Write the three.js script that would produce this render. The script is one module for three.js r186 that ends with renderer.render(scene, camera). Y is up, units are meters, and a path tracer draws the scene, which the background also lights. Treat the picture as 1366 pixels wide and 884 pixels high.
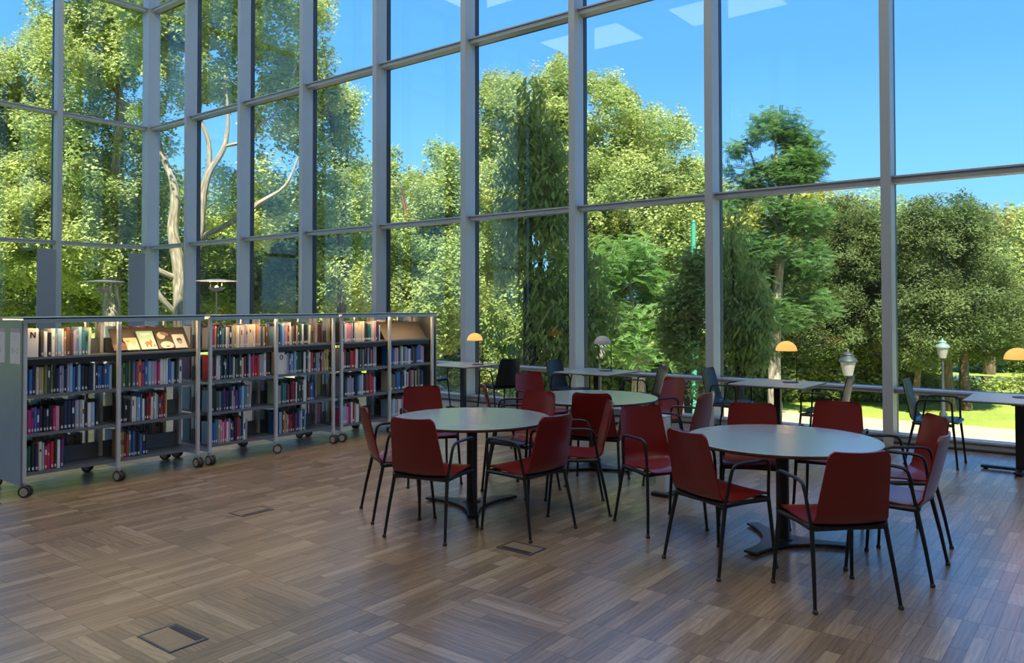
import * as THREE from 'three';
import { mergeGeometries, mergeVertices, toCreasedNormals } from 'three/addons/utils/BufferGeometryUtils.js';
import { RoundedBoxGeometry } from 'three/addons/geometries/RoundedBoxGeometry.js';
import { RectAreaLightUniformsLib } from 'three/addons/lights/RectAreaLightUniformsLib.js';
import { FontLoader } from 'three/addons/loaders/FontLoader.js';
import { TextGeometry } from 'three/addons/geometries/TextGeometry.js';
import { ImprovedNoise } from 'three/addons/math/ImprovedNoise.js';

// ------------------------------------------------------------------ camera, sky, sun, exposure
const FOCAL = 1051.6, PPY = 387.2, EYE = 1.6, DEG = Math.PI / 180;
const scene = new THREE.Scene();
const camera = new THREE.PerspectiveCamera(2 * Math.atan(497 / FOCAL) / DEG, 1366 / 994, 0.05, 400);
camera.setViewOffset(1366, 994, 0, 497 - PPY, 1366, 884);
camera.position.set(0, EYE, 0);
camera.rotation.order = 'YXZ';
camera.rotation.set(1.095 * DEG, 37.95 * DEG, -0.088 * DEG);
camera.updateMatrixWorld(true);
scene.add(camera);

const renderer = new THREE.WebGLRenderer();
renderer.toneMapping = THREE.LinearToneMapping;
renderer.toneMappingExposure = 1.5;
renderer.shadowMap.enabled = true;

{ // clear late-summer sky: colour changes with height above the horizon only
  const W = 64, H = 256, d = new Float32Array(W * H * 4);
  const stops = [[-90, 0.16, 0.2, 0.2], [-0.5, 0.2, 0.3, 0.36], [0, 0.32, 0.65, 1.0], [8, 0.21, 0.55, 1.04], [16, 0.125, 0.405, 0.98], [26, 0.092, 0.33, 0.91], [45, 0.08, 0.28, 0.82], [90, 0.075, 0.25, 0.74]];
  for (let j = 0; j < H; j++) {
    const el = ((j + 0.5) / H - 0.5) * 180;
    let k = 0;
    while (k < stops.length - 2 && el > stops[k + 1][0]) k++;
    const a = stops[k], b = stops[k + 1], t = THREE.MathUtils.clamp((el - a[0]) / (b[0] - a[0]), 0, 1);
    for (let i = 0; i < W; i++) for (let c = 0; c < 4; c++) d[(j * W + i) * 4 + c] = c < 3 ? a[c + 1] + (b[c + 1] - a[c + 1]) * t : 1;
  }
  const sky = new THREE.DataTexture(d, W, H, THREE.RGBAFormat, THREE.FloatType);
  sky.mapping = THREE.EquirectangularReflectionMapping;
  sky.magFilter = THREE.LinearFilter; sky.needsUpdate = true;
  scene.background = sky;
}
const FILL_LAMPS = 2.3; // strength of the added fill luminaires that brighten the hall
const sun = new THREE.DirectionalLight(new THREE.Color().setRGB(1, 0.93, 0.78), 9);
sun.position.set(29, 58, 35); sun.target.position.set(0, 0, 0);
sun.castShadow = true; sun.shadow.mapSize.set(4096, 4096);
Object.assign(sun.shadow.camera, { left: -90, right: 90, top: 90, bottom: -90, near: 1, far: 260 });
sun.name = 'sun'; scene.add(sun, sun.target);
RectAreaLightUniformsLib.init();

// ------------------------------------------------------------------ helpers
function mulberry(a) { return () => { a |= 0; a = a + 0x6D2B79F5 | 0; let t = Math.imul(a ^ a >>> 15, 1 | a); t = t + Math.imul(t ^ t >>> 7, 61 | t) ^ t; return ((t ^ t >>> 14) >>> 0) / 4294967296; }; }
const rnd = mulberry(7);
const rr = (a, b, r = rnd) => a + (b - a) * r();
const noise = new ImprovedNoise();
const V = (x, y, z) => new THREE.Vector3(x, y, z);
const rgb = (r, g, b) => new THREE.Color().setRGB(r, g, b);
const PX = (px, py, depth) => { // photo pixel and distance along the view axis -> point
  const v = V((px - 683) / FOCAL, -(py - PPY) / FOCAL, -1).multiplyScalar(depth);
  return v.applyMatrix4(camera.matrixWorld);
};
const used = {};
function numbered(n) { const k = used[n] = (used[n] ?? -1) + 1; return k ? `${n}_${String(k).padStart(3, '0')}` : n; }
function shadows(o) { o.castShadow = true; o.receiveShadow = true; return o; }
function tag(o, label, category, group, kind) {
  o.userData.label = label; o.userData.category = category;
  if (group) o.userData.group = group;
  if (kind) o.userData.kind = kind;
  return o;
}
function thing(name, label, category, pos = [0, 0, 0], turn = 0, group, kind) {
  const o = new THREE.Group(); o.name = numbered(name); o.position.set(...pos); o.rotation.y = turn; scene.add(o);
  return tag(o, label, category, group, kind);
}
function mesh(name, geo, mat, parent = scene, pos, rot) {
  const m = shadows(new THREE.Mesh(geo, mat));
  m.name = parent === scene ? numbered(name) : name;
  if (pos) m.position.set(...pos);
  if (rot) m.rotation.set(...rot);
  parent.add(m);
  return m;
}
function dup(root, pos, turn, label, group) {
  const r = root.clone(); r.name = numbered(root.name.replace(/_\d{3}$/, '')); r.userData = { ...root.userData };
  r.position.set(...pos); r.rotation.set(0, turn, 0); scene.add(r);
  if (label) r.userData.label = label;
  if (group) r.userData.group = group;
  return r;
}
const M4 = (x = 0, y = 0, z = 0, rx = 0, ry = 0, rz = 0) => new THREE.Matrix4().makeRotationFromEuler(new THREE.Euler(rx, ry, rz)).setPosition(x, y, z);
const box = (w, h, d, x = 0, y = 0, z = 0, ry = 0) => { const g = new THREE.BoxGeometry(w, h, d); if (ry) g.rotateY(ry); return g.translate(x, y, z); };
const span = (x0, x1, y0, y1, z0, z1) => box(Math.abs(x1 - x0), Math.abs(y1 - y0), Math.abs(z1 - z0), (x0 + x1) / 2, (y0 + y1) / 2, (z0 + z1) / 2);
const rbox = (w, h, d, r = 0.004, s = 2) => new RoundedBoxGeometry(w, h, d, s, r);
const merge = (list) => mergeGeometries(list.map((g) => { const n = g.index ? g.toNonIndexed() : g; for (const k of Object.keys(n.attributes)) if (!['position', 'normal', 'uv'].includes(k)) n.deleteAttribute(k); return n; }));
const std = (color, roughness = 0.6, metalness = 0, more = {}) => new THREE.MeshStandardMaterial({ color, roughness, metalness, ...more });
const phys = (color, roughness, more) => new THREE.MeshPhysicalMaterial({ color, roughness, ...more });
// round bar through points with a radius at each; capped
function tube(points, radii, seg = 8, smooth = 0) {
  let P = points.map((p) => (p.isVector3 ? p : V(...p))), R = Array.isArray(radii) ? radii : P.map(() => radii);
  if (smooth) {
    const c = new THREE.CatmullRomCurve3(P, false, 'centripetal'), n = smooth * (P.length - 1), q = [], s = [];
    for (let i = 0; i <= n; i++) { q.push(c.getPoint(i / n)); const f = i / smooth, k = Math.min(R.length - 2, Math.floor(f)); s.push(R[k] + (R[k + 1] - R[k]) * (f - k)); }
    P = q; R = s;
  }
  const pos = [], idx = [], uv = [];
  let side = V(1, 0, 0), len = 0;
  for (let i = 0; i < P.length; i++) {
    const t = P[Math.min(P.length - 1, i + 1)].clone().sub(P[Math.max(0, i - 1)]).normalize();
    side = side.clone().addScaledVector(t, -side.dot(t));
    if (side.lengthSq() < 1e-4) side = Math.abs(t.y) < 0.9 ? V(0, 1, 0).cross(t) : V(0, 0, 1).cross(t);
    side.normalize();
    const up = t.clone().cross(side);
    if (i) len += P[i].distanceTo(P[i - 1]);
    for (let k = 0; k <= seg; k++) {
      const a = (k / seg) * Math.PI * 2, p = P[i].clone().addScaledVector(side, Math.cos(a) * R[i]).addScaledVector(up, Math.sin(a) * R[i]);
      pos.push(p.x, p.y, p.z); uv.push(k / seg, len);
    }
  }
  const n = seg + 1;
  for (let i = 0; i < P.length - 1; i++) for (let k = 0; k < seg; k++) { const a = i * n + k, b = a + 1, c = a + n, d = c + 1; idx.push(a, b, c, b, d, c); }
  for (const [i, f] of [[0, 1], [P.length - 1, 0]]) {
    const c = pos.length / 3; pos.push(P[i].x, P[i].y, P[i].z); uv.push(0.5, 0);
    for (let k = 0; k < seg; k++) { const a = i * n + k; f ? idx.push(c, a + 1, a) : idx.push(c, a, a + 1); }
  }
  const g = new THREE.BufferGeometry();
  g.setAttribute('position', new THREE.Float32BufferAttribute(pos, 3)); g.setAttribute('uv', new THREE.Float32BufferAttribute(uv, 2)); g.setIndex(idx); g.computeVertexNormals();
  return g;
}
const lathe = (pts, seg = 32) => new THREE.LatheGeometry(pts.map(([x, y]) => new THREE.Vector2(x, y)), seg);
function dataTex(n, m, fn, srgb = true) {
  const d = new Uint8Array(n * m * 4);
  for (let j = 0; j < m; j++) for (let i = 0; i < n; i++) { const c = fn(i / n, j / m); for (let k = 0; k < 3; k++) d[(j * n + i) * 4 + k] = Math.max(0, Math.min(255, c[k] * 255)); d[(j * n + i) * 4 + 3] = 255; }
  const t = new THREE.DataTexture(d, n, m); t.wrapS = t.wrapT = THREE.RepeatWrapping; t.magFilter = THREE.LinearFilter; t.minFilter = THREE.LinearMipmapLinearFilter; t.generateMipmaps = true;
  if (srgb) t.colorSpace = THREE.SRGBColorSpace;
  t.needsUpdate = true;
  return t;
}
const tnoise = (u, v, fu, fv, s = 0) => { // noise that repeats with u, v in 0..1
  const a = u * Math.PI * 2, b = v * Math.PI * 2, f = fu / 6.283, g = fv / 6.283;
  return noise.noise(Math.cos(a) * f + s, Math.sin(a) * f + Math.cos(b) * g * 0.73, Math.sin(b) * g + s * 1.7);
};

// ------------------------------------------------------------------ materials
const grain = dataTex(512, 512, (u, v) => {
  const w = 0.05 * tnoise(u, v, 5, 2, 3);
  const fine = tnoise(u + w, v, 90, 5, 1), mid = tnoise(u + w, v, 34, 2.5, 2), pore = tnoise(u, v, 220, 16, 5), ring = Math.sin((u * 14 + 2.2 * tnoise(u, v, 4, 3, 9)) * 6.283);
  let x = 0.87 + 0.08 * fine + 0.08 * mid + 0.04 * ring - (pore > 0.3 ? 0.13 : 0);
  return [x, x * 0.985, x * 0.965];
});
const grainBump = dataTex(256, 256, (u, v) => { const x = 0.5 + 0.3 * tnoise(u, v, 120, 8, 5) + 0.2 * tnoise(u, v, 40, 4, 8); return [x, x, x]; }, false);
grain.repeat.set(1 / 0.5, 1 / 1.1); grainBump.repeat.set(1 / 0.25, 1 / 0.55);
const PLANK_TONES = [[0.345, 0.24, 0.155], [0.303, 0.21, 0.135], [0.4, 0.285, 0.188], [0.25, 0.172, 0.11], [0.325, 0.225, 0.144], [0.465, 0.345, 0.238], [0.278, 0.194, 0.126], [0.355, 0.249, 0.16]];
const plankMats = PLANK_TONES.map((c) => phys(rgb(...c), 0.36, { map: grain, bumpMap: grainBump, bumpScale: 0.0004, clearcoat: 0.9, clearcoatRoughness: 0.27 }));
const plankMany = phys(0xffffff, 0.36, { map: grain, bumpMap: grainBump, bumpScale: 0.0004, clearcoat: 0.9, clearcoatRoughness: 0.27, vertexColors: true });
const subfloorMat = std(rgb(0.035, 0.024, 0.016), 0.9);
const alu = std(rgb(0.36, 0.4, 0.44), 0.42, 0.12);
const gasket = std(rgb(0.012, 0.014, 0.018), 0.5);
const glassMat = phys(rgb(0.94, 0.975, 0.97), 0, { transmission: 1, thickness: 0, ior: 1.45, specularIntensity: 0.55 });
const wallMat = std(rgb(0.24, 0.23, 0.22), 0.9);
const ceilMat = std(rgb(0.72, 0.72, 0.7), 0.9);
const outsideMat = std(rgb(0.4, 0.3, 0.24), 0.85);
const black = std(rgb(0.012, 0.012, 0.014), 0.42, 0.2);
const blackMetal = std(rgb(0.012, 0.0125, 0.014), 0.4, 0.3);
const steel = std(rgb(0.42, 0.44, 0.46), 0.36, 0.55);
const steelLight = std(rgb(0.56, 0.58, 0.59), 0.4, 0.3);
const sheet = std(rgb(0.25, 0.27, 0.285), 0.42, 0.7, { roughnessMap: dataTex(128, 128, (u, v) => { const x = 0.9 + 0.1 * tnoise(u, v, 8, 8, 4) + 0.08 * tnoise(u, v, 40, 40, 2); return [x, x, x]; }, false) });
const canopyMat = std(rgb(0.3, 0.35, 0.38), 0.4, 0.4);
const shelfMat = std(rgb(0.16, 0.175, 0.19), 0.45, 0.35);
const rubber = std(rgb(0.03, 0.03, 0.032), 0.7);
const hubGrey = std(rgb(0.3, 0.31, 0.32), 0.5);

// ------------------------------------------------------------------ floor: square panels of hardwood strips
const floor = thing('floor', 'hardwood strip floor laid in square panels', 'floor', [0, 0, 0], 0, null, 'structure');
const FX0 = -19.6, FX1 = 9, FZ0 = -10.2, FZ1 = 10;
{
  mesh('subfloor', span(FX0, FX1, -0.4, -0.014, FZ0, FZ1), subfloorMat, floor);
  const r = mulberry(31), T = 0.594, S = T / 8, H = 0.014;
  const many = [], single = [];
  const x0 = -4.02 - 26 * T, z0 = -1.62 - 14 * T;
  const turned = new Set(['26,13', '26,12', '28,11', '28,12', '23,12', '31,12']);
  for (let i = 0; i < 41; i++) for (let j = 0; j < 22; j++) {
    const cx = x0 + (i + 0.5) * T, cz = z0 + (j + 0.5) * T, turn = turned.has(`${i},${j}`) || (r() < 0.015 && i < 24);
    if (cx < FX0 + 0.2 || cx > FX1 - 0.2) continue;
    for (let k = 0; k < 8; k++) {
      const cut = r(), parts = cut < 0.3 ? [1] : cut < 0.62 ? [2 / 3, 1 / 3] : cut < 0.9 ? [1 / 3, 2 / 3] : [1 / 3, 1 / 3, 1 / 3];
      let a = -T / 2;
      for (const f of parts) {
        const L = f * T, off = (k + 0.5) * S - T / 2, mid = a + L / 2; a += L;
        const x = cx + (turn ? mid : off), z = cz + (turn ? off : mid);
        const tone = Math.floor(r() ** 1.1 * 8) % 8, variant = Math.floor(r() * 4);
        const p = V(x, 0, z).project(camera), depth = -V(x, 0, z).applyMatrix4(camera.matrixWorldInverse).z;
        const seen = depth > 0 && Math.abs(p.x) < 1.02 && Math.abs(p.y) < 1.03;
        single.push({ x, z, f, turn, tone, variant, size: seen ? L / depth / depth : 0 });
      }
    }
  }
  const geoCache = {};
  const plankGeo = (f, variant) => geoCache[f + ',' + variant] ??= (() => {
    const w = S - 0.0011, l = f * T - 0.0016, g = new THREE.BoxGeometry(w, H, l).translate(0, -H / 2, 0), P = g.attributes.position, U = g.attributes.uv;
    for (let i = 0; i < P.count; i++) U.setXY(i, P.getX(i) + variant * 0.137 + 0.05, P.getZ(i) + variant * 0.31);
    return g;
  })();
  single.sort((a, b) => b.size - a.size);
  single.forEach((q, n) => {
    const rot = q.turn ? Math.PI / 2 : 0;
    if (n < 300) { mesh('plank', plankGeo(q.f, q.variant), plankMats[q.tone], floor, [q.x, 0, q.z], [0, rot, 0]); return; }
    const g = plankGeo(q.f, q.variant).clone().applyMatrix4(M4(q.x, 0, q.z, 0, rot, 0)), c = new Float32Array(g.attributes.position.count * 3);
    for (let i = 0; i < c.length; i++) c[i] = PLANK_TONES[q.tone][i % 3];
    g.setAttribute('color', new THREE.BufferAttribute(c, 3)); many.push(g);
  });
  const rest = mesh('plank_field', mergeGeometries(many), plankMany, floor); rest.userData.kind = 'stuff';
  const g = span(FX0, FX1, -0.014, 0, z0 + 22 * T + 0.002, FZ1); const U = g.attributes.uv, P = g.attributes.position; for (let i = 0; i < P.count; i++) U.setXY(i, P.getX(i), P.getZ(i));
  mesh('floor_board', g, plankMats[0], floor);
}

// ------------------------------------------------------------------ glass walls
const D = -9.9, LW = -19.28, BAY = 2.187, M0 = -2.256 + 0.055, TOP = 12.15, ROWS = [0.06, 0.6, 3.065, 6.06, 9.06, 12.06];
const glassWall = (name, label, place, n, firstCentre, endA, endB) => {
  // built along local x, room on +z, glass behind; placed by matrix
  const w = thing(name, label, 'glass wall', [0, 0, 0], 0, null, 'structure');
  w.matrixAutoUpdate = true; w.position.set(...place[0]); w.rotation.y = place[1];
  const inner = merge([box(0.11, TOP, 0.2, 0, TOP / 2, -0.1), box(0.07, TOP, 0.08, 0, TOP / 2, -0.235)]), cap = box(0.07, TOP, 0.09, 0, TOP / 2, -0.335);
  const xs = []; for (let i = 0; i < n; i++) xs.push(firstCentre + i * BAY);
  for (const x of xs) { const m = mesh('mullion', inner, alu, w, [x, 0, 0]); mesh('outer_cap', cap, gasket, m); }
  const edges = [endA, ...xs, endB];
  const panes = {}, bars = {};
  for (let i = 0; i < edges.length - 1; i++) {
    const a = edges[i] + 0.03, b = edges[i + 1] - 0.03, wd = +(b - a).toFixed(4), c = (a + b) / 2;
    if (wd < 0.05) continue;
    ROWS.forEach((y, k) => {
      const thick = k === 1 ? 0.06 : k === 0 ? 0.1 : 0.085;
      const key = wd + ',' + thick;
      bars[key] ??= merge([box(wd - 0.03, thick, 0.17, 0, 0, -0.185), box(wd - 0.03, 0.02, 0.03, 0, thick / 2 - 0.01, -0.09)]);
      const bar = mesh('transom', bars[key], alu, w, [c, y - (k === 0 ? 0.01 : 0.0), 0]);
      mesh('outer_cap', panes['c' + wd] ??= box(wd, 0.06, 0.06, 0, 0, -0.32), gasket, bar);
      if (k < ROWS.length - 1) {
        const h = +(ROWS[k + 1] - y - 0.03).toFixed(4);
        mesh('glass_pane', panes[wd + ',' + h] ??= box(wd, h, 0.012, 0, 0, -0.285), glassMat, w, [c, (y + ROWS[k + 1]) / 2, 0]);
      }
    });
    mesh('floor_channel', panes['f' + wd] ??= box(wd - 0.05, 0.012, 0.1, 0, 0.007, -0.045), gasket, w, [c, 0, 0]);
  }
  return w;
};
{
  const first = M0 - 7 * BAY;
  glassWall('wall_front', 'tall glass curtain wall with grey mullions facing the park', [[0, 0, D], 0], 12, first, LW - 0.05, FX1);
  // turned a quarter: local x runs towards the corner, the room lies on local +z
  glassWall('wall_left', 'glass end wall with grey mullions behind the bookcases', [[LW, 0, 0], Math.PI / 2], 7, 7.85 - 6 * BAY, -6.3, 9.95);
  mesh('wall_corner', span(FX0 - 0.3, LW, -3.5, TOP, 6.33, FZ1), wallMat); tag(scene.children.at(-1), 'plain grey wall beyond the end of the glass end wall', 'wall', null, 'structure');
  const post = thing('trim_1', 'grey corner post where the two glass walls meet', 'post', [LW - 0.17, 0, D - 0.17], 0, null, 'structure');
  mesh('corner_post', merge([box(0.3, TOP, 0.3, 0, TOP / 2, 0)]), alu, post);
}
{ // closed sides of the room, roof and the storey below
  // back wall with high windows, which the glass opposite mirrors
  const holes = [[-12.6, -10.9, 8.4, 11.5], [-10.6, -9.9, 8.4, 11.5]], xs = [FX0 - 0.3, ...new Set(holes.flatMap((h) => [h[0], h[1]])), FX1 + 0.3], pieces = [];
  for (let i = 0; i < xs.length - 1; i++) { const h = holes.find((q) => q[0] === xs[i] && q[1] === xs[i + 1]); if (h) pieces.push(span(xs[i], xs[i + 1], -3.5, h[2], FZ1, FZ1 + 0.4), span(xs[i], xs[i + 1], h[3], TOP + 0.5, FZ1, FZ1 + 0.4)); else pieces.push(span(xs[i], xs[i + 1], -3.5, TOP + 0.5, FZ1, FZ1 + 0.4)); }
  mesh('wall_back', merge(pieces), wallMat); tag(scene.children.at(-1), 'plain grey wall with high windows behind the reading area', 'wall', null, 'structure');
  holes.forEach(([x0, x1, y0, y1], i) => {
    const t = thing(`window_${i + 1}`, 'high window in the wall behind the reading area', 'window', [0, 0, 0], 0, 'high windows', 'structure');
    mesh('glass_pane', span(x0, x1, y0, y1, FZ1 + 0.19, FZ1 + 0.2), glassMat, t);
    mesh('window_frame', merge([span(x0, x0 + 0.06, y0, y1, FZ1 + 0.14, FZ1 + 0.24), span(x1 - 0.06, x1, y0, y1, FZ1 + 0.14, FZ1 + 0.24), span(x0, x1, y0, y0 + 0.06, FZ1 + 0.14, FZ1 + 0.24), span(x0, x1, y1 - 0.06, y1, FZ1 + 0.14, FZ1 + 0.24), ...(y1 - y0 > 2 ? [span(x0, x1, 9.9, 9.96, FZ1 + 0.14, FZ1 + 0.24)] : [])]), alu, t);
  });
  mesh('wall_right', span(FX1, FX1 + 0.4, -3.5, TOP + 0.5, FZ0 - 0.1, FZ1), wallMat); tag(scene.children.at(-1), 'plain grey side wall of the tall hall', 'wall', null, 'structure');
  mesh('ceiling', span(FX0 - 0.35, FX1 + 0.4, TOP, TOP + 0.5, FZ0 - 0.35, FZ1 + 0.4), ceilMat); tag(scene.children.at(-1), 'white ceiling high above the glass walls', 'ceiling', null, 'structure');
  const b = thing('trim_2', 'brick base of the building below the glass walls', 'wall base', [0, 0, 0], 0, null, 'structure');
  mesh('base_wall', merge([span(FX0, FX1, -3.5, -0.4, FZ0, FZ0 + 0.3), span(FX0 - 0.02, FX0 + 0.28, -3.5, -0.4, FZ0 + 0.3, FZ1)]), outsideMat, b);
  mesh('ledge', merge([span(FX0 - 0.35, FX1, -0.09, -0.02, FZ0 - 0.5, FZ0), span(FX0 - 0.5, FX0, -0.09, -0.02, FZ0 - 0.5, FZ1)]), std(rgb(0.12, 0.12, 0.125), 0.6), b);
}

// ------------------------------------------------------------------ unseen fill luminaires, added under the high ceiling to brighten the room
{
  const frameG = merge([box(3.6, 0.1, 0.05, 0, 0, 1.1), box(3.6, 0.1, 0.05, 0, 0, -1.1), box(0.05, 0.1, 2.2, 1.8, 0, 0), box(0.05, 0.1, 2.2, -1.8, 0, 0)]), diffG = box(3.55, 0.02, 2.15), diffM = std(rgb(0.9, 0.9, 0.88), 0.6, 0, { emissive: rgb(0.98, 0.99, 1), emissiveIntensity: 0.8 });
  for (let i = 0; i < 5; i++) for (let j = 0; j < 3; j++) {
    const t = thing('added_ceiling_light', 'added unseen fill luminaire, flat and rectangular, under the high ceiling', 'added fill light', [-16.5 + i * 5.6, TOP - 0.06, -6.5 + j * 6.2], 0, 'added fill luminaires');
    mesh('frame', frameG, alu, t); mesh('diffuser', diffG, diffM, t, [0, -0.02, 0]);
    const l = new THREE.RectAreaLight(rgb(0.98, 0.99, 1), FILL_LAMPS, 3.5, 2.1); l.name = 'added_fill_glow'; l.position.set(0, -0.06, 0); l.rotation.set(-Math.PI / 2, 0, 0); t.add(l);
  }
}

// ------------------------------------------------------------------ chairs
function shellGeo(from, to, across = 10, along = 14) { // bent plywood: a strip of the side profile between two positions
  const prof = new THREE.CatmullRomCurve3([V(0, 0.432, 0.235), V(0, 0.446, 0.205), V(0, 0.448, 0.12), V(0, 0.437, 0), V(0, 0.43, -0.1), V(0, 0.436, -0.15), V(0, 0.462, -0.186), V(0, 0.52, -0.208), V(0, 0.62, -0.236), V(0, 0.73, -0.262), V(0, 0.835, -0.285)], false, 'centripetal');
  const half = (s) => { // half width along the strip, corners rounded at both ends
    const w = s < 0.45 ? 0.218 - 0.012 * Math.abs(s - 0.2) : 0.212 - 0.04 * (s - 0.45) / 0.55, e = Math.min(s, 1 - s) / 0.06;
    return e < 1 ? w - 0.034 * (1 - Math.sqrt(Math.max(0, 1 - (1 - e) ** 2))) : w;
  };
  const P = [], N = [], t = 0.0055, rows = [];
  for (let i = 0; i <= along; i++) {
    let s = from + (to - from) * (i / along); if (from === 0) s = to * (i / along) ** 1.25; if (to === 1) s = 1 - (1 - from) * (1 - i / along) ** 1.25;
    const c = prof.getPointAt(s), tan = prof.getTangentAt(s), n = V(0, tan.z, -tan.y).multiplyScalar(-1), row = [[], []];
    const back = THREE.MathUtils.smoothstep(s, 0.42, 0.7);
    for (let k = 0; k <= across; k++) {
      const u = (k / across) * 2 - 1, bend = (0.018 * back + 0.006) * u * u, x = u * half(s);
      for (const f of [0, 1]) row[f].push(V(x, c.y, c.z).addScaledVector(n, bend + (f ? t : -t)));
    }
    rows.push(row);
  }
  const pos = [], idx = [], put = (a, b, c, d) => { const o = pos.length / 3; for (const p of [a, b, c, d]) pos.push(p.x, p.y, p.z); idx.push(o, o + 1, o + 2, o, o + 2, o + 3); };
  for (let i = 0; i < along; i++) {
    for (let k = 0; k < across; k++) for (const f of [0, 1]) { const q = [rows[i][f][k], rows[i][f][k + 1], rows[i + 1][f][k + 1], rows[i + 1][f][k]]; f ? put(...q.reverse()) : put(...q); }
    for (const k of [0, across]) { const q = [rows[i][0][k], rows[i + 1][0][k], rows[i + 1][1][k], rows[i][1][k]]; k ? put(...q.reverse()) : put(...q); }
  }
  for (const i of [0, along]) for (let k = 0; k < across; k++) { const q = [rows[i][0][k], rows[i][1][k], rows[i][1][k + 1], rows[i][0][k + 1]]; i ? put(...q.reverse()) : put(...q); }
  let g = new THREE.BufferGeometry();
  g.setAttribute('position', new THREE.Float32BufferAttribute(pos, 3));
  g.setAttribute('uv', new THREE.Float32BufferAttribute(pos.flatMap((_, i) => (i % 3 === 0 ? [pos[i], pos[i + 1] - pos[i + 2]] : [])), 2)); g.setIndex(idx);
  g = mergeVertices(g, 1e-5); g.computeVertexNormals();
  return toCreasedNormals(g, 0.7);
}
const SEAT = shellGeo(0, 0.5), BACK = shellGeo(0.5, 1);
const chairParts = (() => {
  const o = {};
  for (const s of [-1, 1]) {
    o['front' + s] = tube([[s * 0.243, 0.006, 0.238], [s * 0.232, 0.2, 0.222], [s * 0.222, 0.42, 0.2]], [0.0098, 0.0112, 0.0125], 8);
    o['rear' + s] = tube([[s * 0.24, 0.006, -0.232], [s * 0.226, 0.2, -0.196], [s * 0.21, 0.42, -0.148]], [0.0098, 0.0115, 0.0135], 8);
    o['arm' + s] = tube([[s * 0.222, 0.42, 0.2], [s * 0.226, 0.52, 0.196], [s * 0.231, 0.6, 0.194], [s * 0.234, 0.642, 0.185], [s * 0.236, 0.658, 0.155], [s * 0.237, 0.66, 0.05], [s * 0.237, 0.658, -0.06], [s * 0.235, 0.644, -0.1], [s * 0.23, 0.6, -0.118], [s * 0.222, 0.52, -0.13], [s * 0.21, 0.42, -0.148]], 0.0102, 8, 3);
    
  }
  o.rails = merge([tube([[-0.21, 0.42, -0.148], [0, 0.412, -0.13], [0.21, 0.42, -0.148]], [0.02, 0.016, 0.02], 8, 4), tube([[-0.222, 0.42, 0.2], [0, 0.417, 0.17], [0.222, 0.42, 0.2]], [0.015, 0.013, 0.015], 8, 4),
    tube([[-0.21, 0.42, -0.148], [-0.205, 0.418, 0.03], [-0.222, 0.42, 0.2]], [0.019, 0.015, 0.016], 8, 4), tube([[0.21, 0.42, -0.148], [0.205, 0.418, 0.03], [0.222, 0.42, 0.2]], [0.019, 0.015, 0.016], 8, 4)]);
  o.glide = lathe([[0, 0], [0.0125, 0], [0.0145, 0.006], [0.0135, 0.016], [0.009, 0.022], [0, 0.022]], 12);
  return o;
})();
function makeChair(shellMat, label, group) {
  const c = thing('armchair', label, 'chair', [0, 0, 0], 0, group);
  mesh('seat', SEAT, shellMat, c); mesh('backrest', BACK, shellMat, c); mesh('seat_frame', chairParts.rails, blackMetal, c);
  for (const s of [-1, 1]) {
    const f = mesh('leg', chairParts['front' + s], blackMetal, c); mesh('foot_glide', chairParts.glide, rubber, f, [s * 0.243, 0, 0.238]);
    const r = mesh('leg', chairParts['rear' + s], blackMetal, c); mesh('foot_glide', chairParts.glide, rubber, r, [s * 0.24, 0, -0.232]);
    mesh('armrest', chairParts['arm' + s], blackMetal, c);
  }
  return c;
}
const redShell = phys(rgb(0.145, 0.005, 0.004), 0.36, { clearcoat: 0.35, clearcoatRoughness: 0.16, specularIntensity: 0.6 });
const blackShell = phys(rgb(0.012, 0.016, 0.018), 0.36, { clearcoat: 0.12, clearcoatRoughness: 0.15, specularIntensity: 0.4 });
const RG = 'red armchairs around the round tables', BG = 'black armchairs at the window desks';
const placed = (list, mat, group) => { let proto; for (const [x, z, fx, fz, label] of list) { const t = Math.atan2(fx, fz); if (!proto) { proto = makeChair(mat, label, group); proto.position.set(x, 0, z); proto.rotation.y = t; } else dup(proto, [x, 0, z], t, label, group); } };
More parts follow.
